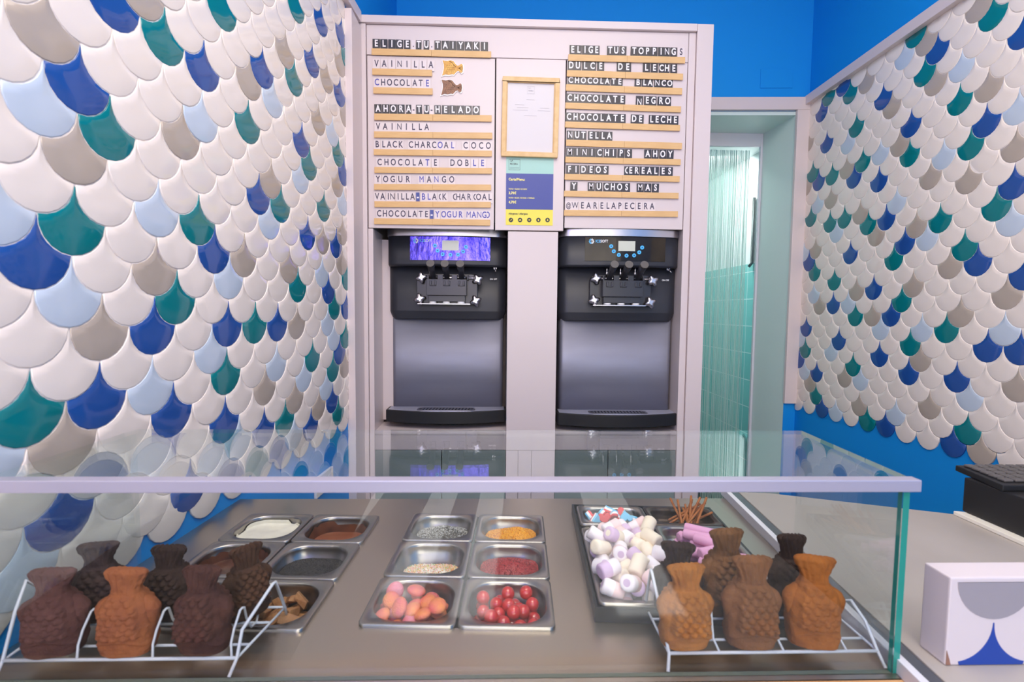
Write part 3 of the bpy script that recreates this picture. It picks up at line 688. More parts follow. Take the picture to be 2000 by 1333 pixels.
# fish stickers
FISH = [(-0.050, 0.036), (-0.030, 0.033), (-0.012, 0.037), (0.006, 0.033), (0.016, 0.020), (0.024, 0.013), (0.032, 0.014), (0.043, 0.022), (0.049, 0.018), (0.051, 0.002), (0.048, -0.015), (0.041, -0.020), (0.030, -0.011), (0.022, -0.013), (0.008, -0.028), (-0.004, -0.026), (-0.020, -0.030), (-0.036, -0.028), (-0.052, -0.034), (-0.046, -0.014), (-0.043, 0.002), (-0.044, 0.018)]
def sticker(cx, cy, fill, line, label):
    c = on_y(cx, cy, 2.396)
    t = empty('fish_sticker', (c.x, FACE, c.z)); tag(t, label, 'sticker', 'fish stickers on the menu door')
    g = [(x * 1.0 - (0.004 if x > 0 else 0), z) for x, z in FISH]
    big = [(x * 1.10, z * 1.14 - 0.002) for x, z in g]
    MB().loft([[(x, 0, z) for x, z in big], [(x, -0.004, z) for x, z in big]], 0, False).build('backing', 'sticker_white', t)
    b = MB().loft([[(x, -0.0039, z) for x, z in g], [(x, -0.0056, z) for x, z in g]], 0, False)
    for k in range(5): b.tube([(0.026, -0.0057, 0.001), (0.046, -0.0057, -0.013 + k * 0.0065)], 0.0006, 5, 1)
    for r_ in range(3):
        for c_ in range(4):
            x = -0.026 + c_ * 0.010 + (r_ % 2) * 0.005; z = -0.012 + r_ * 0.010
            b.tube([(x + 0.005 * cos(q), -0.0057, z + 0.005 * sin(q)) for q in [0.5 * PI + PI * j / 6 for j in range(7)]], 0.0006, 5, 1)
    b.tube([(-0.02, -0.0057, 0.033), (-0.004, -0.0057, 0.026), (0.004, -0.0057, 0.014), (0.014, -0.0057, 0.006)], 0.0012, 5, 1)
    b.build('fish_print', [fill, line], t)
sticker(885, 134, 'sticker_gold', 'sticker_line', 'golden fish-shaped sticker beside the upper flavour row of the left menu')
sticker(883, 172, 'sticker_brown', 'sticker_dark_line', 'brown fish-shaped sticker beneath the golden fish sticker')

# framed sheet and the price poster
def pl(px, py): return on_y(px, py, 2.385)
a, b = pl(981, 150), pl(1090, 308)
fr = empty('picture_frame', ((a.x + b.x) / 2, FACE, (a.z + b.z) / 2)); tag(fr, 'pale wooden frame holding a white sheet on the middle panel', 'frame')
fr.rotation_euler = (0, 0.012, 0)
hw, hh = (b.x - a.x) / 2, (a.z - b.z) / 2
fb = MB(); e = 0.021
def xz(x, y, z): return (x, y, z)
for (x0, x1, z0, z1) in ((-hw, hw, hh - e, hh), (-hw, hw, -hh, -hh + e), (-hw, -hw + e, -hh + e, hh - e), (hw - e, hw, -hh + e, hh - e)):
    fb.box((x0, -0.020, z0), (x1, -0.001, z1))
for q in (1, -1):
    fb.box((-hw + e, -0.015, q * (hh - e) - 0.004), (hw - e, -0.001, q * (hh - e) + 0.004)).box((q * (hw - e) - 0.004, -0.015, -hh + e), (q * (hw - e) + 0.004, -0.001, hh - e))
fb.build('frame_moulding', 'wood_frame', fr, bevel=0.0025)
MB().box((-hw + e, -0.008, -hh + e), (hw - e, -0.001, hh - e)).build('sheet', 'paper', fr)
sh = fr.children[-1]
ln = MB()
for (x0, x1, z) in ((-0.02, 0.018, 0.085), (-0.075, -0.03, 0.06), (-0.065, -0.01, 0.047), (-0.085, -0.012, 0.035), (0.045, 0.09, 0.047), (0.035, 0.095, 0.035), (-0.03, 0.03, 0.01)):
    ln.box((x0, -0.0086, z - 0.0006), (x1, -0.0079, z + 0.0006))
for (x0, x1, z0, z1) in ((-0.017, 0.017, 0.146, 0.1468), (-0.017, 0.017, 0.112, 0.1128), (-0.017, -0.0162, 0.112, 0.1468), (0.0162, 0.017, 0.112, 0.1468)):
    ln.box((x0, -0.0086, z0), (x1, -0.0079, z1))
ln.build('faint_print', 'faint_ink', sh)
letter_obj('lettering', glyph('LA', 0.010, 0.0003, 0.9, 0), 'faint_ink', sh, (-0.007, -0.0084, 0.139))
letter_obj('lettering', glyph('PECERA', 0.009, 0.0003, 0.8, 0), 'faint_ink', sh, (0, -0.0084, 0.126))

a, b = pl(989, 300), pl(1080, 440)
po = empty('price_poster', ((a.x + b.x) / 2, FACE, b.z)); tag(po, 'mint, blue and yellow price poster below the wooden frame', 'poster')
hw = (b.x - a.x) / 2; zt = a.z - b.z; z1 = pl(1035, 338).z - b.z; z2 = pl(1035, 408.5).z - b.z
MB().box((-hw, -0.0012, 0), (hw, 0, z2)).build('allergen_field', 'poster_yellow', po)
MB().box((-hw, -0.0012, z2), (hw, 0, z1)).build('price_field', 'poster_blue', po)
MB().box((-hw, -0.0012, z1), (hw, 0, zt)).build('title_field', 'poster_mint', po)
def wr_(txt, px, py, size, m, sx=0.9, bold=0.02, al='LEFT'):
    p = pl(px, py); letter_obj('lettering', glyph(txt, size, 0.0003, sx, bold, al), m, po, (p.x - po.location.x, -0.0016, p.z - b.z))
wr_('Carta/Menu:', 993.5, 349, 0.0165, 'ink_yellow', 0.95, 0.035)
wr_('TAIYAKI + HELADO / ICE CREAM', 993.5, 368, 0.0098, 'ink_yellow', 0.62, 0.02)
wr_('3,70€', 993.5, 376, 0.0165, 'ink_yellow', 0.95, 0.035)
wr_('TAIYAKI + HELADO / ICE CREAM + 2 TOPPINGS:', 993.5, 385.5, 0.0098, 'ink_yellow', 0.60, 0.02)
wr_('4,70€', 993.5, 394, 0.0165, 'ink_yellow', 0.95, 0.035)
wr_('Alérgenos / Allergens', 993.5, 416.5, 0.0125, 'ink_black', 0.85, 0.025)
lg = MB()
p0, p1 = pl(994, 309.5), pl(1016, 331)
X0, X1, Za, Zb_ = p0.x - po.location.x, p1.x - po.location.x, p0.z - b.z, p1.z - b.z
for (q0, q1, r0, r1) in ((X0, X1, Za - 0.001, Za), (X0, X1, Zb_, Zb_ + 0.001), (X0, X0 + 0.001, Zb_, Za), (X1 - 0.001, X1, Zb_, Za), (X0 + 0.004, X1 - 0.004, Zb_ + 0.012, Zb_ + 0.0126), (X0 + 0.004, X1 - 0.004, Zb_ + 0.006, Zb_ + 0.0066)):
    lg.box((q0, -0.0018, r0), (q1, -0.001, r1))
lg.build('mark_outline', 'ink_black', po)
wr_('LA', 997, 312.5, 0.012, 'ink_black', 0.9, 0.01); wr_('PECERA', 996.2, 319, 0.0125, 'ink_black', 0.86, 0.01)
for k, px in enumerate((998, 1016, 1034, 1052, 1070)):
    p = pl(px, 429); X, Z = p.x - po.location.x, p.z - b.z
    ic = MB().cyl((X, -0.0011, Z), (X, -0.0018, Z), 0.0108, n=22)
    if k == 0: ic.tube([(X - 0.004, -0.002, Z - 0.005), (X, -0.002, Z), (X + 0.004, -0.002, Z + 0.005)], 0.0013, 6, 1).tube([(X, -0.002, Z), (X + 0.005, -0.002, Z + 0.001)], 0.001, 6, 1)
    elif k == 1: ic.ball((X, -0.0018, Z - 0.001), (0.006, 0.0006, 0.0028), 1, 10).ball((X + 0.001, -0.0018, Z + 0.002), (0.003, 0.0006, 0.0026), 1, 10)
    elif k == 2: ic.ball((X - 0.002, -0.0018, Z), (0.0026, 0.0006, 0.0026), 1, 8).ball((X + 0.003, -0.0018, Z + 0.002), (0.0022, 0.0006, 0.0022), 1, 8).ball((X + 0.002, -0.0018, Z - 0.003), (0.002, 0.0006, 0.002), 1, 8)
    elif k == 3: ic.ball((X, -0.0018, Z - 0.0008), (0.0034, 0.0006, 0.0052), 1, 10)
    else: ic.box((X - 0.003, -0.0023, Z - 0.005), (X + 0.003, -0.0018, Z + 0.002), 1).box((X - 0.0014, -0.0023, Z + 0.002), (X + 0.0014, -0.0018, Z + 0.0055), 1)
    ic.build('allergen_icon', ['ink_black', 'poster_yellow'], po)

# ------------------------------------------------------------------ the display counter
def rl(y): return 0.619 + 0.089 * (y - 0.70)
dc = empty('display_counter', (0, 1.0, 0))
tag(dc, 'long serving counter with brushed steel worktop and sunken topping pans', 'counter')
def cbuild(mb, name, m, bevel=0.0):
    o = mb.build(name, m, dc, bevel=bevel)
    o.data.transform(Matrix.Translation((0, -1.0, 0)))
    return o
wt = cbuild(MB().prism([(lx(0.69) + 0.002, 0.69), (rl(0.69), 0.69), (rl(1.402), 1.402), (lx(1.402) + 0.002, 1.402)], 0.920, 0.945), 'worktop', 'steel')
cutm = MB()
BLK_M = (-0.058, 1.046, -0.045); BLK_L = (-0.492, 1.048, -0.045)
for bx, by, rz in (BLK_M, BLK_L):
    T = Matrix.Translation((bx, by - 1.0, 0)) @ Matrix.Rotation(rz, 4, 'Z')
    cutm.box((-0.166, -0.228, 0.80), (0.166, 0.228, 1.0), 0, T)
cut = cutm.build('cutter', 'steel'); cut.location = (0, 1.0, 0)
md = wt.modifiers.new('holes', 'BOOLEAN'); md.object = cut; md.operation = 'DIFFERENCE'; md.solver = 'EXACT'
bpy.context.view_layer.update()
me_ = bpy.data.meshes.new_from_object(wt.evaluated_get(bpy.context.evaluated_depsgraph_get()))
wt.modifiers.clear(); wt.data = me_
bpy.data.objects.remove(cut)
cbuild(MB().box((-0.795, 0.655, 0.0), (0.62, 0.688, 0.925)).box((-0.795, 0.655, 0.925), (0.66, 0.688, 0.9445), 1), 'front_panel', ['white_board', 'wood_counter'])
cbuild(MB().prism([(lx(0.70) + 0.01, 0.70), (0.60, 0.70), (0.66, 1.38), (lx(1.38) + 0.01, 1.38)], 0.0, 0.78), 'base_cabinet', 'white_board')
cbuild(MB().box((0.585, 0.70, 0.78), (0.605, 1.36, 0.92)), 'end_panel', 'white_board')
cbuild(MB().box((-0.70, 0.70, 0.78), (0.60, 0.72, 0.92)), 'apron', 'white_board')
ep = empty('edge_rail', (rl(1.0), 1.0, 0.945)); tag(ep, 'white and grey metal rail between the steel worktop and the grey side counter', 'rail')
def estrip(o0, o1, z0, z1, name, m, sl=0.0):
    q = MB(); pts = []
    for y in (0.60, 1.434): pts.append([(rl(y) + o0 - rl(1.0), y - 1.0, z0), (rl(y) + o1 - rl(1.0), y - 1.0, z0), (rl(y) + o1 - rl(1.0), y - 1.0, z1), (rl(y) + o0 - rl(1.0), y - 1.0, z1 - sl)])
    q.loft(pts, 0, False); q.build(name, m, ep, bevel=0.001)
estrip(0.0005, 0.014, 0.0, 0.0235, 'ridge', 'rail_white'); estrip(0.0145, 0.040, 0.0, 0.0185, 'gutter', 'rail_grey')
s2 = empty('side_counter', (1.1, 0.95, 0)); tag(s2, 'plain grey side counter right of the glass display case', 'counter')
SP = [(rl(0.60) + 0.041, 0.60), (1.72, 0.60), (1.72, 1.06), (1.25, 1.232), (0.81, 1.392), (rl(1.40) + 0.041, 1.40)]
MB().prism([(x - 1.1, y - 0.95) for x, y in SP], 0.93, 0.965).build('countertop', 'counter_grey', s2, bevel=0.002)
MB().prism([(x - 1.1, y - 0.95) for x, y in [(0.70, 0.64), (1.68, 0.64), (1.68, 1.02), (1.24, 1.19), (0.78, 1.36)]], 0.0, 0.93).build('base_cabinet', 'white_board', s2)
tag(MB().prism([(0, 0), (0.52, 0), (0.50, 0.14), (0.01, 0.31), (0, 0.31)], 0.0, 0.010).build('base_board', 'cream_board', None, (1.222, 0.925, 0.9655), bevel=0.0015), 'cream white board lying on the grey side counter beneath the black cash box', 'board')
cx_ = empty('cash_box', (1.245, 1.0, 0.976)); tag(cx_, 'black metal cash box on the cream board at the right end of the counter', 'cash box')
MB().box((0, 0, 0), (0.40, 0.235, 0.092)).build('box_body', 'black_box', cx_, bevel=0.004)
MB().cyl((0.095, 0.0, 0.066), (0.095, -0.004, 0.066), 0.011, n=18).build('key_lock', 'chrome', cx_)
kb = empty('keypad', (1.238, 1.13, 1.0685)); tag(kb, 'flat black keypad with rows of square keys lying on the black cash box', 'keypad')
MB().prism([(0, 0), (0.36, 0), (0.36, 0.15), (0.03, 0.155)], 0.0, 0.016).build('keypad_case', 'black_box', kb, bevel=0.003)
for r_ in range(5):
    for c_ in range(11):
        MB().box((0.024 + c_ * 0.029 + 0.004 * r_, 0.018 + r_ * 0.026, 0.016), (0.048 + c_ * 0.029 + 0.004 * r_, 0.039 + r_ * 0.026, 0.0225)).build('key', 'black_key', kb, bevel=0.002, seg=1)

# carton with the fish-scale print
ca = empty('carton', (0.757, 0.712, 0.9655)); tag(ca, 'white cardboard carton printed with big grey, white and blue fish scales', 'carton')
MB().box((-0.072, -0.0225, 0), (0.12, 0.0225, 0.1385)).build('box_body', 'carton_white', ca, bevel=0.0025)
rr_ = 0.0605
def arc(cx, cz, r, a0, a1, n=18): return [(cx + r * cos(math.radians(a0 + (a1 - a0) * k / n)), cz + r * sin(math.radians(a0 + (a1 - a0) * k / n))) for k in range(n + 1)]
def plate(poly, name, m): MB().loft([[(x, -0.0224, z) for x, z in poly], [(x, -0.0231, z) for x, z in poly]], 0, False).build(name, m, ca)
plate([(0.0605, 0.131), (-0.0605, 0.131)] + arc(0, 0.1335, rr_, 182, 358), 'scale_print', 'carton_grey')
poly = arc(0.0625, 0.0665, 0.0615, 180, 248, 14)[::1]
blue = [(0, 0.0675)] + arc(-0.0625, 0.0665, 0.0615, 0, -80, 14) + [(-0.050, 0.001), (0.050, 0.001)] + arc(0.0625, 0.0665, 0.0615, 260, 180, 14)
plate(blue, 'scale_print', 'carton_blue')
plate([(-0.0705, 0.001), (-0.063, 0.001), (-0.0655, 0.010), (-0.0705, 0.024)], 'scale_print', 'carton_brown')

# ------------------------------------------------------------------ glass display case
gc = empty('glass_display_case', (0, 0.87, 0.945)); tag(gc, 'low clear glass display case with silver front rail over the toppings', 'display case')
def gpane(name, poly, z0, z1, edge='glass_edge'):
    mb = MB(); n = len(poly)
    lo = [(x, y - 0.87, z0 - 0.945) for x, y in poly]; hi = [(x, y - 0.87, z1 - 0.945) for x, y in poly]
    mb.add(lo + hi, [tuple(reversed(range(n))), tuple(range(n, 2 * n))] + [(i, (i + 1) % n, n + (i + 1) % n, n + i) for i in range(n)])
    return mb, lo, hi
def pane(name, poly, z0, z1, edge_sides, edge_mat):
    mb, lo, hi = gpane(name, poly, z0, z1); n = len(poly)
    for k in edge_sides: mb.m[2 + k] = 1
    return mb.build(name, ['case_glass', edge_mat], gc)
# front pane: its upper and end faces are edges
fp = MB(); fp.box((-0.765, 0.700 - 0.87, 0.0005), (0.612, 0.708 - 0.87, 0.291)); fp.m[0] = 2; fp.m[3] = 1; fp.m[5] = 1
fp.build('front_pane', ['case_glass', 'glass_edge', 'seal'], gc)
pane('side_pane', [(0.6135, 0.700), (0.6235, 0.700), (0.676, 1.040), (0.666, 1.040)], 0.9455, 1.2312, [0], 'glass_edge')
pane('side_pane', [(-0.766, 0.709), (-0.757, 0.709), (-0.757, 1.030), (-0.766, 1.030)], 0.9455, 1.2312, [0], 'top_edge')
tp_ = pane('top_pane', [(-0.767, 0.712), (0.650, 0.712), (0.676, 1.046), (-0.767, 1.046)], 1.2365, 1.2445, [0, 1], 'top_edge')
for v_ in tp_.data.vertices: v_.co.z -= 0.002 + 0.010 * (v_.co.y + 0.158)
MB().box((-0.767, 0.690 - 0.87, 0.2905), (0.632, 0.709 - 0.87, 0.3085)).build('front_rail', 'rail_silver', gc, bevel=0.0015)

# ------------------------------------------------------------------ topping pans
def pan_mesh(hx, hy, depth, rc=0.05, m='pan_steel', wall=0.020):
    n = 8; rings = []
    for ix, r, z in ((0.0, 0.012, -0.007), (0.0, 0.012, -0.001), (0.0012, 0.012, 0.0), (0.0035, 0.012, 0.0003), (0.0115, rc, -0.0003), (0.0135, rc - 0.002, -0.0025), (0.0145, rc - 0.003, -0.008), (0.0150, rc - 0.003, -0.022), (0.0168, rc - 0.004, -0.024), (wall + 0.004, rc - 0.006, -depth + 0.012), (wall + 0.009, rc - 0.010, -depth + 0.003), (wall + 0.018, rc - 0.018, -depth)):
        rings.append([(x, y, z) for x, y in rrect(hx - ix, hy - ix, min(r, hx - ix - 0.001, hy - ix - 0.001), n)])
    mb = MB().loft(rings, 0, True, False, True)
    return mb.build('topping_pan', m)
PANR = {}
PAN_L = {}
def place(block, cxo, cyo):
    bx, by, rz = block; v = Matrix.Rotation(rz, 4, 'Z') @ Vector((cxo, cyo, 0)); return (bx + v.x, by + v.y, 0.9515), rz
proto = pan_mesh(0.0855, 0.0765, 0.105)
first = True
pans = {}
PANLAB = {
 ('L', 0, 0): 'steel pan of white cream sauce, back corner by the left wall', ('L', 1, 0): 'steel pan of milk chocolate sauce, behind the black crumbs',
 ('L', 0, 1): 'steel pan smeared with dark chocolate spread, by the left wall', ('L', 1, 1): 'steel pan of black cookie crumbs',
 ('L', 0, 2): 'steel pan mostly hidden behind the chocolate waffles on the left rack', ('L', 1, 2): 'steel pan of brown fudge chunks',
 ('M', 0, 0): 'steel pan of silver grey sprinkles', ('M', 1, 0): 'steel pan of orange yellow crunchy sugar', ('M', 0, 1): 'steel pan of mixed pastel sugar beads',
 ('M', 1, 1): 'steel pan of dark red sugar grains', ('M', 0, 2): 'steel pan of pink and orange gummies', ('M', 1, 2): 'steel pan of shiny red cherries'}
for blk, BB in (('L', BLK_L), ('M', BLK_M)):
    for c_ in range(2):
        for r_ in range(3):
            loc, rz = place(BB, -0.0875 + c_ * 0.175, 0.1565 - r_ * 0.1565)
            o = proto if first else proto.copy()
            if not first: col.objects.link(o)
            first = False
            o.location = loc; o.rotation_euler = (0, 0, rz); tag(o, PANLAB[(blk, c_, r_)], 'pan', 'sunken topping pans')
            pans[(blk, c_, r_)] = o
def at(p, x, y, z): return p.matrix_basis @ Vector((x, y, z)) if False else (Matrix.Translation(p.location) @ Matrix.Rotation(p.rotation_euler.z, 4, 'Z') @ Vector((x, y, z)))
def wallr(z, depth=0.105):      # inset of the pan wall at height z (negative)
    return 0.0168 + (0.024 - 0.0168) * max(0.0, min(1.0, (-z - 0.024) / (depth - 0.036)))
def sauce(key, name, z, m, sm, top, label, seed, wavy=0.0):
    p = pans[key]; rr2 = random.Random(seed); mb = MB(); n = 8
    surf = rrect(0.0855 - wallr(z) - 0.0015, 0.0765 - wallr(z) - 0.0015, 0.044, n)
    rings = []
    for q in (1.0, 0.93, 0.75, 0.5, 0.2):
        rings.append([(x * q, y * q, z + (0.002 if q == 1.0 else 0) + wavy * sin(40 * x * q + seed) * cos(55 * y * q) * (1 if q < 1 else 0)) for x, y in surf])
    mb.loft(rings, 0, True, False, True)
    a_ = rrect(0.0855 - 0.0174, 0.0765 - 0.0174, 0.0455, n); N = len(a_)
    up = []; ph = [rr2.uniform(0, 6) for _ in range(4)]
    for i, (x, y) in enumerate(a_):
        t_ = 2 * PI * i / N
        h_ = top + 0.006 * sin(3 * t_ + ph[0]) + 0.004 * sin(7 * t_ + ph[1]) + 0.003 * sin(13 * t_ + ph[2]) + rr2.uniform(-0.002, 0.002)
        up.append((x, y, max(-0.0245 if h_ < -0.02 else -0.0225, min(-0.009, h_)) if h_ < -0.009 else -0.009))
    lo_ = [(x, y, z + 0.001) for x, y in rrect(0.0855 - wallr(z) - 0.0012, 0.0765 - wallr(z) - 0.0012, 0.044, n)]
    up = [(x, y, zz) for (x, y, zz) in up]
    mb.loft([lo_, up], 1, True, False, False)
    o = mb.build(name, [m, sm], None, p.location, p.rotation_euler)
    return tag(o, label, 'sauce', kind='stuff')
sauce(('L', 0, 0), 'white_sauce', -0.020, 'white_choc', 'white_choc', -0.010, 'thick white cream sauce smeared round its steel pan by the wall', 3, 0.002)
sauce(('L', 1, 0), 'chocolate_sauce', -0.040, 'milk_choc', 'milk_smear', -0.012, 'smooth milk chocolate sauce in the back pan', 4)
sauce(('L', 0, 1), 'chocolate_spread', -0.034, 'dark_choc', 'milk_smear', -0.010, 'dark brown chocolate spread smeared in its pan behind the left rack', 5, 0.003)

# loose grains: a mound of uncountable bits
def mound(key, name, zb, h, ox, oy, sx, sy, base, grains, g, n, label, seed, cat='sprinkles'):
    p = pans[key]; q = random.Random(seed); mb = MB()
    dep = 0.105; hx = 0.0855 - wallr(zb, dep) - 0.003; hy = 0.0765 - wallr(zb, dep) - 0.003
    def H(x, y): return zb + h * math.exp(-(((x - ox) / sx) ** 2 + ((y - oy) / sy) ** 2)) 
    surf = rrect(hx, hy, 0.040, 8); rings = []
    for k in range(9):
        s_ = 1 - k / 8.6; rings.append([(x * s_ + ox * (1 - s_), y * s_ + oy * (1 - s_), H(x * s_ + ox * (1 - s_), y * s_ + oy * (1 - s_))) for x, y in surf])
    mb.loft(rings, 0, True, False, True)
    for i in range(n):
        while True:
            x, y = q.uniform(-hx, hx), q.uniform(-hy, hy)
            if (abs(x) / hx) ** 4 + (abs(y) / hy) ** 4 < 0.9: break
        z = H(x, y) + g * 0.3; T = Matrix.Translation((x, y, z)) @ Matrix.Rotation(q.uniform(0, 6), 4, 'Z') @ Matrix.Rotation(q.uniform(0, 3), 4, 'X')
        a, b, c = g * q.uniform(0.7, 1.3), g * q.uniform(0.6, 1.0), g * q.uniform(0.6, 1.0)
        mb.add([(a, 0, 0), (-a, 0, 0), (0, b, 0), (0, -b, 0), (0, 0, c), (0, 0, -c)], [(0, 2, 4), (2, 1, 4), (1, 3, 4), (3, 0, 4), (2, 0, 5), (1, 2, 5), (3, 1, 5), (0, 3, 5)], 1 + q.randrange(len(grains)), False, T)
    return tag(mb.build(name, [base] + grains, None, p.location, p.rotation_euler), label, cat, kind='stuff')
mound(('L', 1, 1), 'cookie_crumbs', -0.030, 0.020, 0.0, -0.01, 0.06, 0.05, 'crumb', ['crumb', 'crumb', 'grain_dark'], 0.0011, 900, 'heap of fine black cookie crumbs in its steel pan', 21, 'crumbs')
mound(('L', 0, 2), 'nut_crumbs', -0.050, 0.02, 0.0, 0.0, 0.06, 0.05, 'fudge', ['fudge', 'grain_amber'], 0.0014, 500, 'brown crumbs in the pan hidden behind the left rack', 22, 'crumbs')
mound(('M', 0, 0), 'silver_sprinkles', -0.031, 0.030, 0.006, -0.002, 0.054, 0.044, 'grain_dark', ['grain_silver', 'grain_dark', 'grain_pale', 'grain_silver'], 0.0016, 1900, 'heap of silver grey seed-like sprinkles', 23)
mound(('M', 1, 0), 'orange_sugar', -0.032, 0.030, 0.016, -0.002, 0.048, 0.044, 'grain_orange', ['grain_orange', 'grain_amber', 'grain_gold'], 0.0016, 1700, 'heap of orange yellow crunchy sugar grains', 24)
mound(('M', 0, 1), 'sugar_beads', -0.045, 0.030, 0.010, -0.018, 0.066, 0.040, 'bead_white', ['bead_white', 'bead_pink', 'bead_yellow', 'bead_green', 'bead_orange', 'bead_white'], 0.0019, 1500, 'low heap of tiny mixed pastel sugar beads', 25)
mound(('M', 1, 1), 'red_sugar', -0.033, 0.030, 0.003, -0.002, 0.060, 0.046, 'grain_red', ['grain_red', 'grain_maroon', 'grain_rose', 'grain_red'], 0.0016, 1900, 'heap of dark red sugar grains', 26)

# countable sweets dropped into their pans
def heap(n, r, hx, hy, zf, seed, cx=0, cy=0, tries=26, rnd=4):
    q = random.Random(seed); P = []
    for i in range(n):
        best = None
        for t_ in range(tries):
            while True:
                x, y = q.uniform(-hx, hx), q.uniform(-hy, hy)
                if (abs(x) / hx) ** rnd + (abs(y) / hy) ** rnd < 1: break
            x += cx; y += cy; z = zf + r
            for (a, b, c) in P:
                d2 = (a - x) ** 2 + (b - y) ** 2
                if d2 < 4 * r * r: z = max(z, c + sqrt(4 * r * r - d2))
            if best is None or z < best[2]: best = (x, y, z)
        P.append(best)
    return P
cher = MB().ball((0, 0, 0), (0.0131, 0.0131, 0.0126), 0, 18).build('cherry', 'cherry')
P = heap(60, 0.0126, 0.054, 0.044, -0.102, 31, 0, -0.006)
for i, p in enumerate(P):
    o = cher if i == 0 else cher.copy()
    if i: col.objects.link(o)
    o.location = at(pans[('M', 1, 2)], *p); o.rotation_euler = (R.uniform(0, 3), R.uniform(0, 3), 0)
    tag(o, 'glossy red cherry in the heap of cherries in the front steel pan', 'cherry', 'cherries in the front pan')
P = heap(64, 0.0125, 0.053, 0.043, -0.102, 32, -0.004, -0.008)
gp = {}
GN = {'gummy_pink': 'deep pink', 'gummy_peach': 'orange', 'gummy_rose': 'pale rose'}
for i, p in enumerate(P):
    k = ['gummy_pink', 'gummy_peach', 'gummy_rose'][R.randrange(3)]
    if k in gp: o = gp[k].copy(); col.objects.link(o)
    else: o = gp[k] = MB().ball((0, 0, 0), (0.0185, 0.0165, 0.0088), 0, 18).build('gummy', k)
    o.location = at(pans[('M', 0, 2)], *p); o.rotation_euler = (R.uniform(-0.9, 0.9), R.uniform(-0.9, 0.9), R.uniform(0, 6))
    tag(o, '%s sugar-coated gummy among the gummies in the front steel pan' % GN[k], 'gummy', '%s gummies in the front pan' % GN[k])
# fudge chunks
ch_ = []
for v_ in range(3):
    mb = MB(); q = random.Random(50 + v_); pts = [(sx * 0.017 * q.uniform(0.6, 1.1), sy * 0.011 * q.uniform(0.6, 1.2), sz * 0.006 * q.uniform(0.6, 1.3)) for sx, sy, sz in ((-1, -1, -1), (1, -1, -1), (1, 1, -1), (-1, 1, -1), (-1, -1, 1), (1, -1, 1), (1, 1, 1), (-1, 1, 1))]
    mb.add(pts, [(0, 3, 2, 1), (4, 5, 6, 7), (0, 1, 5, 4), (1, 2, 6, 5), (2, 3, 7, 6), (3, 0, 4, 7)])
    ch_.append(mb)
P = heap(74, 0.0105, 0.048, 0.040, -0.100, 33, 0, -0.004)
made = {}
for i, p in enumerate(P):
    v_ = i % 3
    if v_ in made: o = made[v_].copy(); col.objects.link(o)
    else: o = made[v_] = ch_[v_].build('fudge_chunk', 'fudge', bevel=0.0015)
    o.location = at(pans[('L', 1, 2)], *p); o.rotation_euler = (R.uniform(-0.8, 0.8), R.uniform(-0.8, 0.8), R.uniform(0, 6))
    tag(o, 'brown fudge chunk in the pan behind the left wire rack', 'fudge chunk', 'fudge chunks in the pan')

# ------------------------------------------------------------------ black bin with four raised pans
BR = -0.062; BC = (0.377, 1.050, 0.9455)
bn = empty('pan_bin', BC, BR); tag(bn, 'black open bin holding the marshmallow pans on the steel worktop', 'bin')
for nm, a, b in (('side', (-0.186, -0.232, 0), (-0.181, 0.232, 0.027)), ('side', (0.181, -0.232, 0), (0.186, 0.232, 0.027)), ('end', (-0.181, -0.232, 0), (0.181, -0.227, 0.027)), ('end', (-0.181, 0.227, 0), (0.181, 0.232, 0.027)), ('floor_plate', (-0.181, -0.227, 0), (0.181, 0.227, 0.002))):
    MB().box(a, b).build(nm, 'bin_black', bn)
def bloc(x, y, z):
    v = Matrix.Rotation(BR, 4, 'Z') @ Vector((x, y, 0)); return (BC[0] + v.x, BC[1] + v.y, z)
def bpan(x, y, hx, hy, z, label, m='pan_steel', rc=0.03, wall=0.014):
    o = pan_mesh(hx, hy, 0.030, rc, m, wall); o.location = bloc(x, y, z); o.rotation_euler = (0, 0, BR)
    return tag(o, label, 'pan', 'pans in the black bin')
pb_m = bpan(-0.0925, -0.075, 0.0855, 0.153, 0.9790, 'long steel pan heaped with white and pastel marshmallows')
pb_h = bpan(-0.0925, 0.139, 0.0855, 0.056, 0.9850, 'small steel pan of red, white and blue hearts behind the marshmallows', rc=0.028)
pb_s = bpan(0.088, -0.060, 0.0875, 0.160, 0.9790, 'long steel pan of pink marshmallow sticks beside the white marshmallows')
pb_p = bpan(0.088, 0.160, 0.0875, 0.055, 0.9780, 'small dark pan of pretzel sticks in the back right corner of the bin', 'pan_dark', rc=0.028)

def mallow(ma, mb_, L=0.042, r=0.0150):
    m = MB(); rings = []
    def rg(x, q): return [(x, q * cos(2 * PI * i / 20), q * sin(2 * PI * i / 20)) for i in range(20)]
    prof = [(-L / 2, r * 0.62), (-L / 2 + 0.0008, r * 0.86), (-L / 2 + 0.003, r), (0, r * 0.985)]
    m.loft([rg(x, q) for x, q in prof], 0, True, True, False)
    m.loft([rg(0, r * 0.985), rg(L / 2 - 0.003, r), rg(L / 2 - 0.0008, r * 0.86), rg(L / 2, r * 0.62)], 1, True, False, True)
    m.loft([rg(L / 2 + 0.0002, r * 0.45), rg(L / 2 + 0.0004, r * 0.3)], 2, True, False, True)
    m.loft([rg(-L / 2 - 0.0004, r * 0.3), rg(-L / 2 - 0.0002, r * 0.45)], 2, True, True, False)
    return m
KM = [('white', ('mallow_white', 'mallow_white', 'mallow_white')), ('cream', ('mallow_cream', 'mallow_cream', 'mallow_cream')), ('lilac-ended white', ('mallow_white', 'mallow_lilac', 'mallow_lilac')), ('pale pink', ('mallow_pink', 'mallow_white', 'mallow_lilac')), ('cream and lilac', ('mallow_cream', 'mallow_lilac', 'mallow_cream'))]
mp_ = {}
P = heap(60, 0.0168, 0.064, 0.130, -0.030, 41, 0, 0, 60, 8)
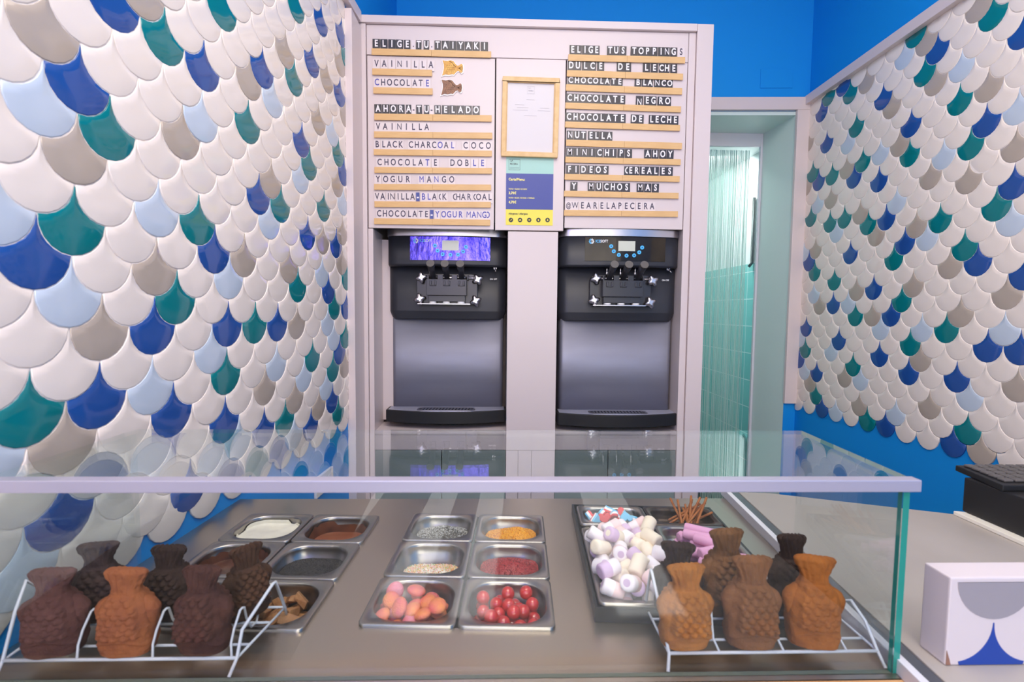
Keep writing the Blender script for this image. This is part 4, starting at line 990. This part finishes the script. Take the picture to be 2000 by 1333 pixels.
q = random.Random(5)
for i, p in enumerate(P):
    k = q.choice([0, 0, 0, 1, 1, 2, 3, 3, 4])
    if k in mp_: o = mp_[k].copy(); col.objects.link(o)
    else: o = mp_[k] = mallow(*KM[k][1][:2]).build('marshmallow', list(KM[k][1]))
    o.location = at(pb_m, p[0], p[1], p[2] - 0.004); o.rotation_euler = (q.uniform(0, 6), q.uniform(-0.55, 0.55), q.uniform(0, 6))
    tag(o, '%s marshmallow in the heap in the long steel pan' % KM[k][0], 'marshmallow', '%s marshmallows' % KM[k][0])
q = random.Random(9)
sp = None
P = []
for lay in range(3):
    for k in range(9 - lay):
        P.append((q.uniform(-0.016, 0.016), -0.118 + 0.0285 * k + 0.014 * lay, -0.014 + 0.0175 * lay))
for i, p in enumerate(P):
    if sp is None: sp = o = mallow('stick_pink', 'stick_pink', 0.088, 0.0112).build('marshmallow_stick', ['stick_pink'] * 3)
    else: o = sp.copy(); col.objects.link(o)
    o.location = at(pb_s, *p); o.rotation_euler = (q.uniform(0, 6), q.uniform(-0.08, 0.08), (-0.52 if i % 4 else 0.35) + q.uniform(-0.2, 0.2))
    tag(o, 'long pink marshmallow stick in the pan beside the white marshmallows', 'marshmallow stick', 'pink marshmallow sticks')
# hearts
def heart(s_=0.0165):
    pts = []
    for k in range(28):
        t_ = 2 * PI * k / 28
        pts.append((s_ * 1.0 * sin(t_) ** 3, s_ * (0.8125 * cos(t_) - 0.3125 * cos(2 * t_) - 0.125 * cos(3 * t_) - 0.0625 * cos(4 * t_))))
    m = MB()
    def rg(z, q): return [(x * q, y * q, z) for x, y in pts]
    m.loft([rg(-0.008, 0.86), rg(-0.0065, 1.0), rg(-0.0028, 1.02)], 0, True, True, False)
    m.loft([rg(-0.0028, 1.02), rg(0.0028, 1.02)], 1, True, False, False)
    m.loft([rg(0.0028, 1.02), rg(0.0065, 1.0), rg(0.0085, 0.82)], 2, True, False, True)
    return m.build('heart_gummy', ['heart_blue', 'heart_white', 'heart_red'])
h0 = heart()
HP = [(-0.055, 0.004, 0.2, 0.9, 0.4, -0.014), (-0.045, -0.018, 1.2, 0.2, 0.5, -0.012), (-0.026, 0.014, -0.9, 0.3, 1.2, -0.008), (-0.022, -0.014, 1.1, -0.2, -0.2, -0.008), (-0.004, 0.016, 0.9, 0.5, 2.0, -0.004), (0.004, -0.010, -0.5, 0.9, 0.8, -0.004), (0.024, 0.012, 0.6, -0.8, 0.1, -0.008), (0.032, -0.012, 0.75, 0.1, 0.25, -0.006), (0.052, 0.000, 0.3, 0.4, 1.6, -0.014), (0.012, 0.002, 0.1, 0.2, 2.6, -0.020), (-0.036, 0.000, 0.1, 0.2, 0.6, -0.020)]
for i, (x, y, a, b, c, z) in enumerate(HP):
    o = h0 if i == 0 else h0.copy()
    if i: col.objects.link(o)
    o.location = at(pb_h, x * 0.95, y, z + 0.004); o.rotation_euler = (a + (PI if i % 3 else 0), b, c)
    tag(o, 'heart gummy layered red, white and blue in the small back pan', 'gummy', 'heart gummies')
# pretzel sticks
ps = None; q = random.Random(12)
for i in range(18):
    if ps is None: ps = o = MB().tube([(-0.048, 0, 0), (-0.046, 0, 0), (0.046, 0, 0), (0.048, 0, 0)], [0.0018, 0.003, 0.003, 0.0018], 10).build('pretzel_stick', 'pretzel')
    else: o = ps.copy(); col.objects.link(o)
    tilt = -q.uniform(0.25, 0.75)
    o.location = at(pb_p, q.uniform(-0.010, 0.045), q.uniform(-0.022, 0.022), -0.022 + 0.048 * sin(-tilt) + 0.003 * (i % 3)); o.rotation_euler = (0, tilt, q.uniform(0.1, 1.7))
    tag(o, 'thin brown pretzel stick leaning in the small dark pan', 'pretzel stick', 'pretzel sticks')

# ------------------------------------------------------------------ wire racks and fish-shaped waffles
def rack(name, x0, x1, divs, left_end, right_end, xb, label):
    t = empty(name, ((x0 + x1) / 2, 0.78, 0.9455)); tag(t, label, 'rack', 'wire waffle racks')
    o_ = Vector(t.location)
    def w_(n_, pts, r_=0.0021): MB().tube([Vector(p) - o_ for p in pts], r_, 8).build(n_, 'wire_white', t)
    w_('front_wire', [(x0, 0.722, 0.966), (x1, 0.722, 0.966)], 0.0026)
    w_('base_wire', [(x0, 0.752, 0.966), (x1 + xb * 0.24, 0.752, 0.966)]); w_('base_wire', [(x0, 0.806, 0.966), (x1 + xb * 0.66, 0.806, 0.966)]); w_('side_wire', [(x1, 0.722, 0.966), (x1 + xb, 0.849, 0.966)]); w_('side_wire', [(x0, 0.722, 0.966), (x0, 0.849, 0.966)]); w_('back_wire', [(x0, 0.849, 0.966), (x1 + xb, 0.849, 0.966)])
    for (px, pts) in ((x0, left_end), (x1, right_end)):
        w_('end_frame', pts, 0.0026)
    for d in divs:
        w_('divider', [(d, 0.722, 0.967), (d - 0.006, 0.732, 0.982), (d - 0.005, 0.740, 1.000), (d - 0.002, 0.753, 1.022), (d, 0.756, 1.024), (d + 0.001, 0.760, 1.022), (d - 0.004, 0.775, 0.995), (d - 0.004, 0.790, 0.970), (d - 0.004, 0.806, 0.967), (d - 0.02, 0.852, 0.967)], 0.0019)
    return t
rack('wire_rack', 0.272, 0.606, [0.352, 0.455, 0.556], [(0.2655, 0.706, 0.948), (0.272, 0.722, 0.966), (0.266, 0.752, 1.020), (0.2615, 0.783, 1.064), (0.262, 0.788, 1.065), (0.266, 0.815, 1.015), (0.274, 0.848, 0.966), (0.275, 0.856, 0.948)], [(0.609, 0.708, 0.948), (0.606, 0.722, 0.966), (0.602, 0.745, 1.000), (0.600, 0.775, 1.016), (0.600, 0.800, 1.0), (0.602, 0.848, 0.966), (0.604, 0.856, 0.948)], -0.004, 'white wire rack holding the golden waffles at the right end of the case')
rack('wire_rack', -0.741, -0.394, [-0.632, -0.520, -0.402], [(-0.738, 0.706, 0.948), (-0.741, 0.722, 0.966), (-0.748, 0.752, 1.025), (-0.752, 0.775, 1.06), (-0.748, 0.80, 1.03), (-0.742, 0.848, 0.966), (-0.742, 0.856, 0.948)], [(-0.398, 0.706, 0.948), (-0.394, 0.722, 0.966), (-0.392, 0.735, 1.002), (-0.372, 0.795, 1.040), (-0.370, 0.800, 1.041), (-0.372, 0.830, 0.99), (-0.376, 0.848, 0.966), (-0.377, 0.856, 0.948)], 0.018, 'white wire rack holding the dark waffles at the left end of the case')

def interp(tab, v):
    for (a, x), (b, y) in zip(tab, tab[1:]):
        if v <= b:
            t_ = (v - a) / (b - a); t_ = t_ * t_ * (3 - 2 * t_); return x + (y - x) * t_
    return tab[-1][1]
WP = [(0, 0.295), (0.08, 0.315), (0.30, 0.318), (0.50, 0.300), (0.59, 0.268), (0.66, 0.212), (0.72, 0.176), (0.77, 0.170), (0.84, 0.196), (0.91, 0.238), (0.955, 0.252), (0.985, 0.232), (1.0, 0.17)]
TP_ = [(0, 0.19), (0.12, 0.21), (0.35, 0.225), (0.52, 0.20), (0.64, 0.14), (0.72, 0.098), (0.85, 0.082), (0.95, 0.075), (0.985, 0.05), (1.0, 0.02)]
def waffle_meshes(seed, amp=1.0):
    q = random.Random(seed); H = 0.125
    def surf(v, th):
        W_ = interp(WP, v); T_ = interp(TP_, v)
        c_, s_ = cos(th), sin(th)
        x = W_ * (abs(c_) ** 0.8) * (1 if c_ > 0 else -1); y = T_ * (abs(s_) ** 0.75) * (1 if s_ > 0 else -1)
        d = 0.0; ax = x / W_
        if v < 0.74 and abs(s_) > 0.12:
            fade = min(1, (abs(s_) - 0.12) / 0.3)
            if 0.24 < v < 0.70:                                     # scales
                best = 0; rv = 0.062; rw = 0.112
                r0 = int((v - 0.24) / rv)
                for r_ in (r0 - 1, r0, r0 + 1):
                    vc = 0.24 + (r_ + 0.5) * rv
                    off = 0.5 * (r_ % 2)
                    k = round(x / rw - off); xc = (k + off) * rw
                    dd = ((x - xc) / (rw * 0.56)) ** 2 + ((v - vc) / (rv * 0.78)) ** 2
                    if dd < 1: best = max(best, sqrt(1 - dd) * (1.0 + 0.35 * (vc - v) / rv))
                if abs(ax) < 0.80: d += 0.095 * best * fade * min(1, (0.80 - abs(ax)) / 0.12) * amp
            va = 0.215 - 0.10 * (ax * 1.05) ** 2                       # gill ridge
            d += 0.034 * math.exp(-((v - va) / 0.020) ** 2) * fade * amp
            va2 = 0.10 - 0.05 * ax ** 2
            d -= 0.016 * math.exp(-((v - va2) / 0.025) ** 2 - (ax / 0.55) ** 2) * fade * amp
        if v > 0.70:                                                  # tail grooves fan out
            f_ = min(1, (v - 0.70) / 0.08)
            d += 0.016 * sin(ax * 19.0) * f_ * amp * min(1, abs(s_) / 0.3)
        g = 0.006 * (sin(23 * x + seed) * cos(31 * v + 2 * seed) + sin(11 * v + 13 * y + seed))
        nrm = Vector((c_ * T_, s_ * W_, 0)).normalized()
        return Vector(((x + nrm.x * (d * 0.3 + g)) * H, (y + nrm.y * (d + g) if True else y) * H, (v + 0.006 * sin(9 * x + seed) * (v > 0.9)) * H))
    n = 108
    def build(v0, v1, rows, cap0, cap1):
        mb = MB(); mb.loft([[surf(v0 + (v1 - v0) * k / rows, 2 * PI * i / n) for i in range(n)] for k in range(rows + 1)], 0, True, cap0, cap1); return mb
    body = build(0, 0.735, 84, True, True); tail = build(0.72, 1.0, 26, True, True)
    fin = MB(); rings = []
    for k in range(13):                                               # one fin lobe, mirrored for the other side
        v = 0.27 + 0.39 * k / 12; u = (k / 12.0); b_ = 0.086 * sin(PI * u ** 1.5) ** 0.55 + 0.006; th_ = 0.085 * sin(PI * u ** 1.3) ** 0.5 + 0.01
        xc = min(interp(WP, v), 0.30) - 0.012
        rings.append([((xc + b_ * cos(a_) * (1 + 0.08 * sin(a_ * 9))) * H, (th_ * sin(a_)) * H, v * H) for a_ in [2 * PI * i / 16 for i in range(16)]])
    fin.loft(rings, 0, True, True, True)
    return body, tail, fin
WM = {}
for sd, am in ((1, 1.0), (2, 1.15), (3, 0.55)):
    b, t, f = waffle_meshes(sd, am)
    objs = []
    for mb, nm in ((b, 'waffle_body'), (t, 'tail'), (f, 'fin')):
        o = mb.build(nm, 'waffle_golden'); objs.append(o.data); bpy.data.objects.remove(o)
    WM[sd] = objs
def waffle_fish(x, y, m, sd, label, rz=0.0, sx=1.0, sz=1.0, z=0.9695, lean=0.0, group='fish waffles on the racks'):
    t = empty('fish_waffle', (x, y, z), rz); t.rotation_euler = (lean, 0, rz)
    tag(t, label, 'fish-shaped waffle', group)
    for nm, src, mir in (('waffle_body', 0, 1), ('tail', 1, 1), ('fin', 2, 1), ('fin', 2, -1)):
        me = WM[sd][src].copy(); me.materials.clear(); me.materials.append(MATS[m])
        T = Matrix.Diagonal((sx * mir, sx, sz, 1)); me.transform(T)
        if mir < 0: me.flip_normals()
        o = bpy.data.objects.new(nm, me); col.objects.link(o); o.parent = t
    return t
waffle_fish(0.304, 0.744, 'waffle_golden', 1, 'golden brown fish waffle in front row of right rack, nearest the marshmallows', 0.06, 1.0, 1.03)
waffle_fish(0.411, 0.744, 'waffle_cocoa', 1, 'dull brown fish waffle in the middle of the right rack front row', -0.04, 1.02, 1.13)
waffle_fish(0.513, 0.744, 'waffle_amber', 3, 'orange brown smooth fish waffle at the right end of the right rack front row', -0.15, 1.0, 1.13)
waffle_fish(0.322, 0.826, 'waffle_dark', 2, 'dark chocolate fish waffle behind the golden one beside the marshmallows', -0.15, 0.98, 0.99)
waffle_fish(0.409, 0.828, 'waffle_brown', 1, 'mid brown fish waffle, tallest tail in the back row of the right rack', 0.1, 1.02, 1.18)
waffle_fish(0.526, 0.826, 'waffle_black', 2, 'blackish fish waffle in the back row near the right glass pane', 0.05, 0.86, 1.10)
waffle_fish(-0.681, 0.744, 'waffle_plum', 3, 'dull plum brown fish waffle in front row of left rack, nearest the wall', 0.12, 1.03, 1.02)
waffle_fish(-0.570, 0.744, 'waffle_copper', 3, 'copper coloured fish waffle in the middle of the left rack front row', 0.0, 1.02, 1.02)
waffle_fish(-0.455, 0.744, 'waffle_russet', 1, 'dark russet fish waffle with clear scales, right end of left rack front row', -0.08, 0.98, 1.04)
waffle_fish(-0.678, 0.826, 'waffle_ash', 3, 'ashy dark fish waffle in back row of left rack, against the tiled wall', 0.3, 0.95, 1.03)
waffle_fish(-0.560, 0.826, 'waffle_black', 2, 'nearly black fish waffle behind the copper coloured one', 0.0, 0.95, 0.98)
waffle_fish(-0.432, 0.830, 'waffle_umber', 2, 'brown fish waffle turned edgewise in back row beside the fudge pan', 0.9, 0.9, 0.96)
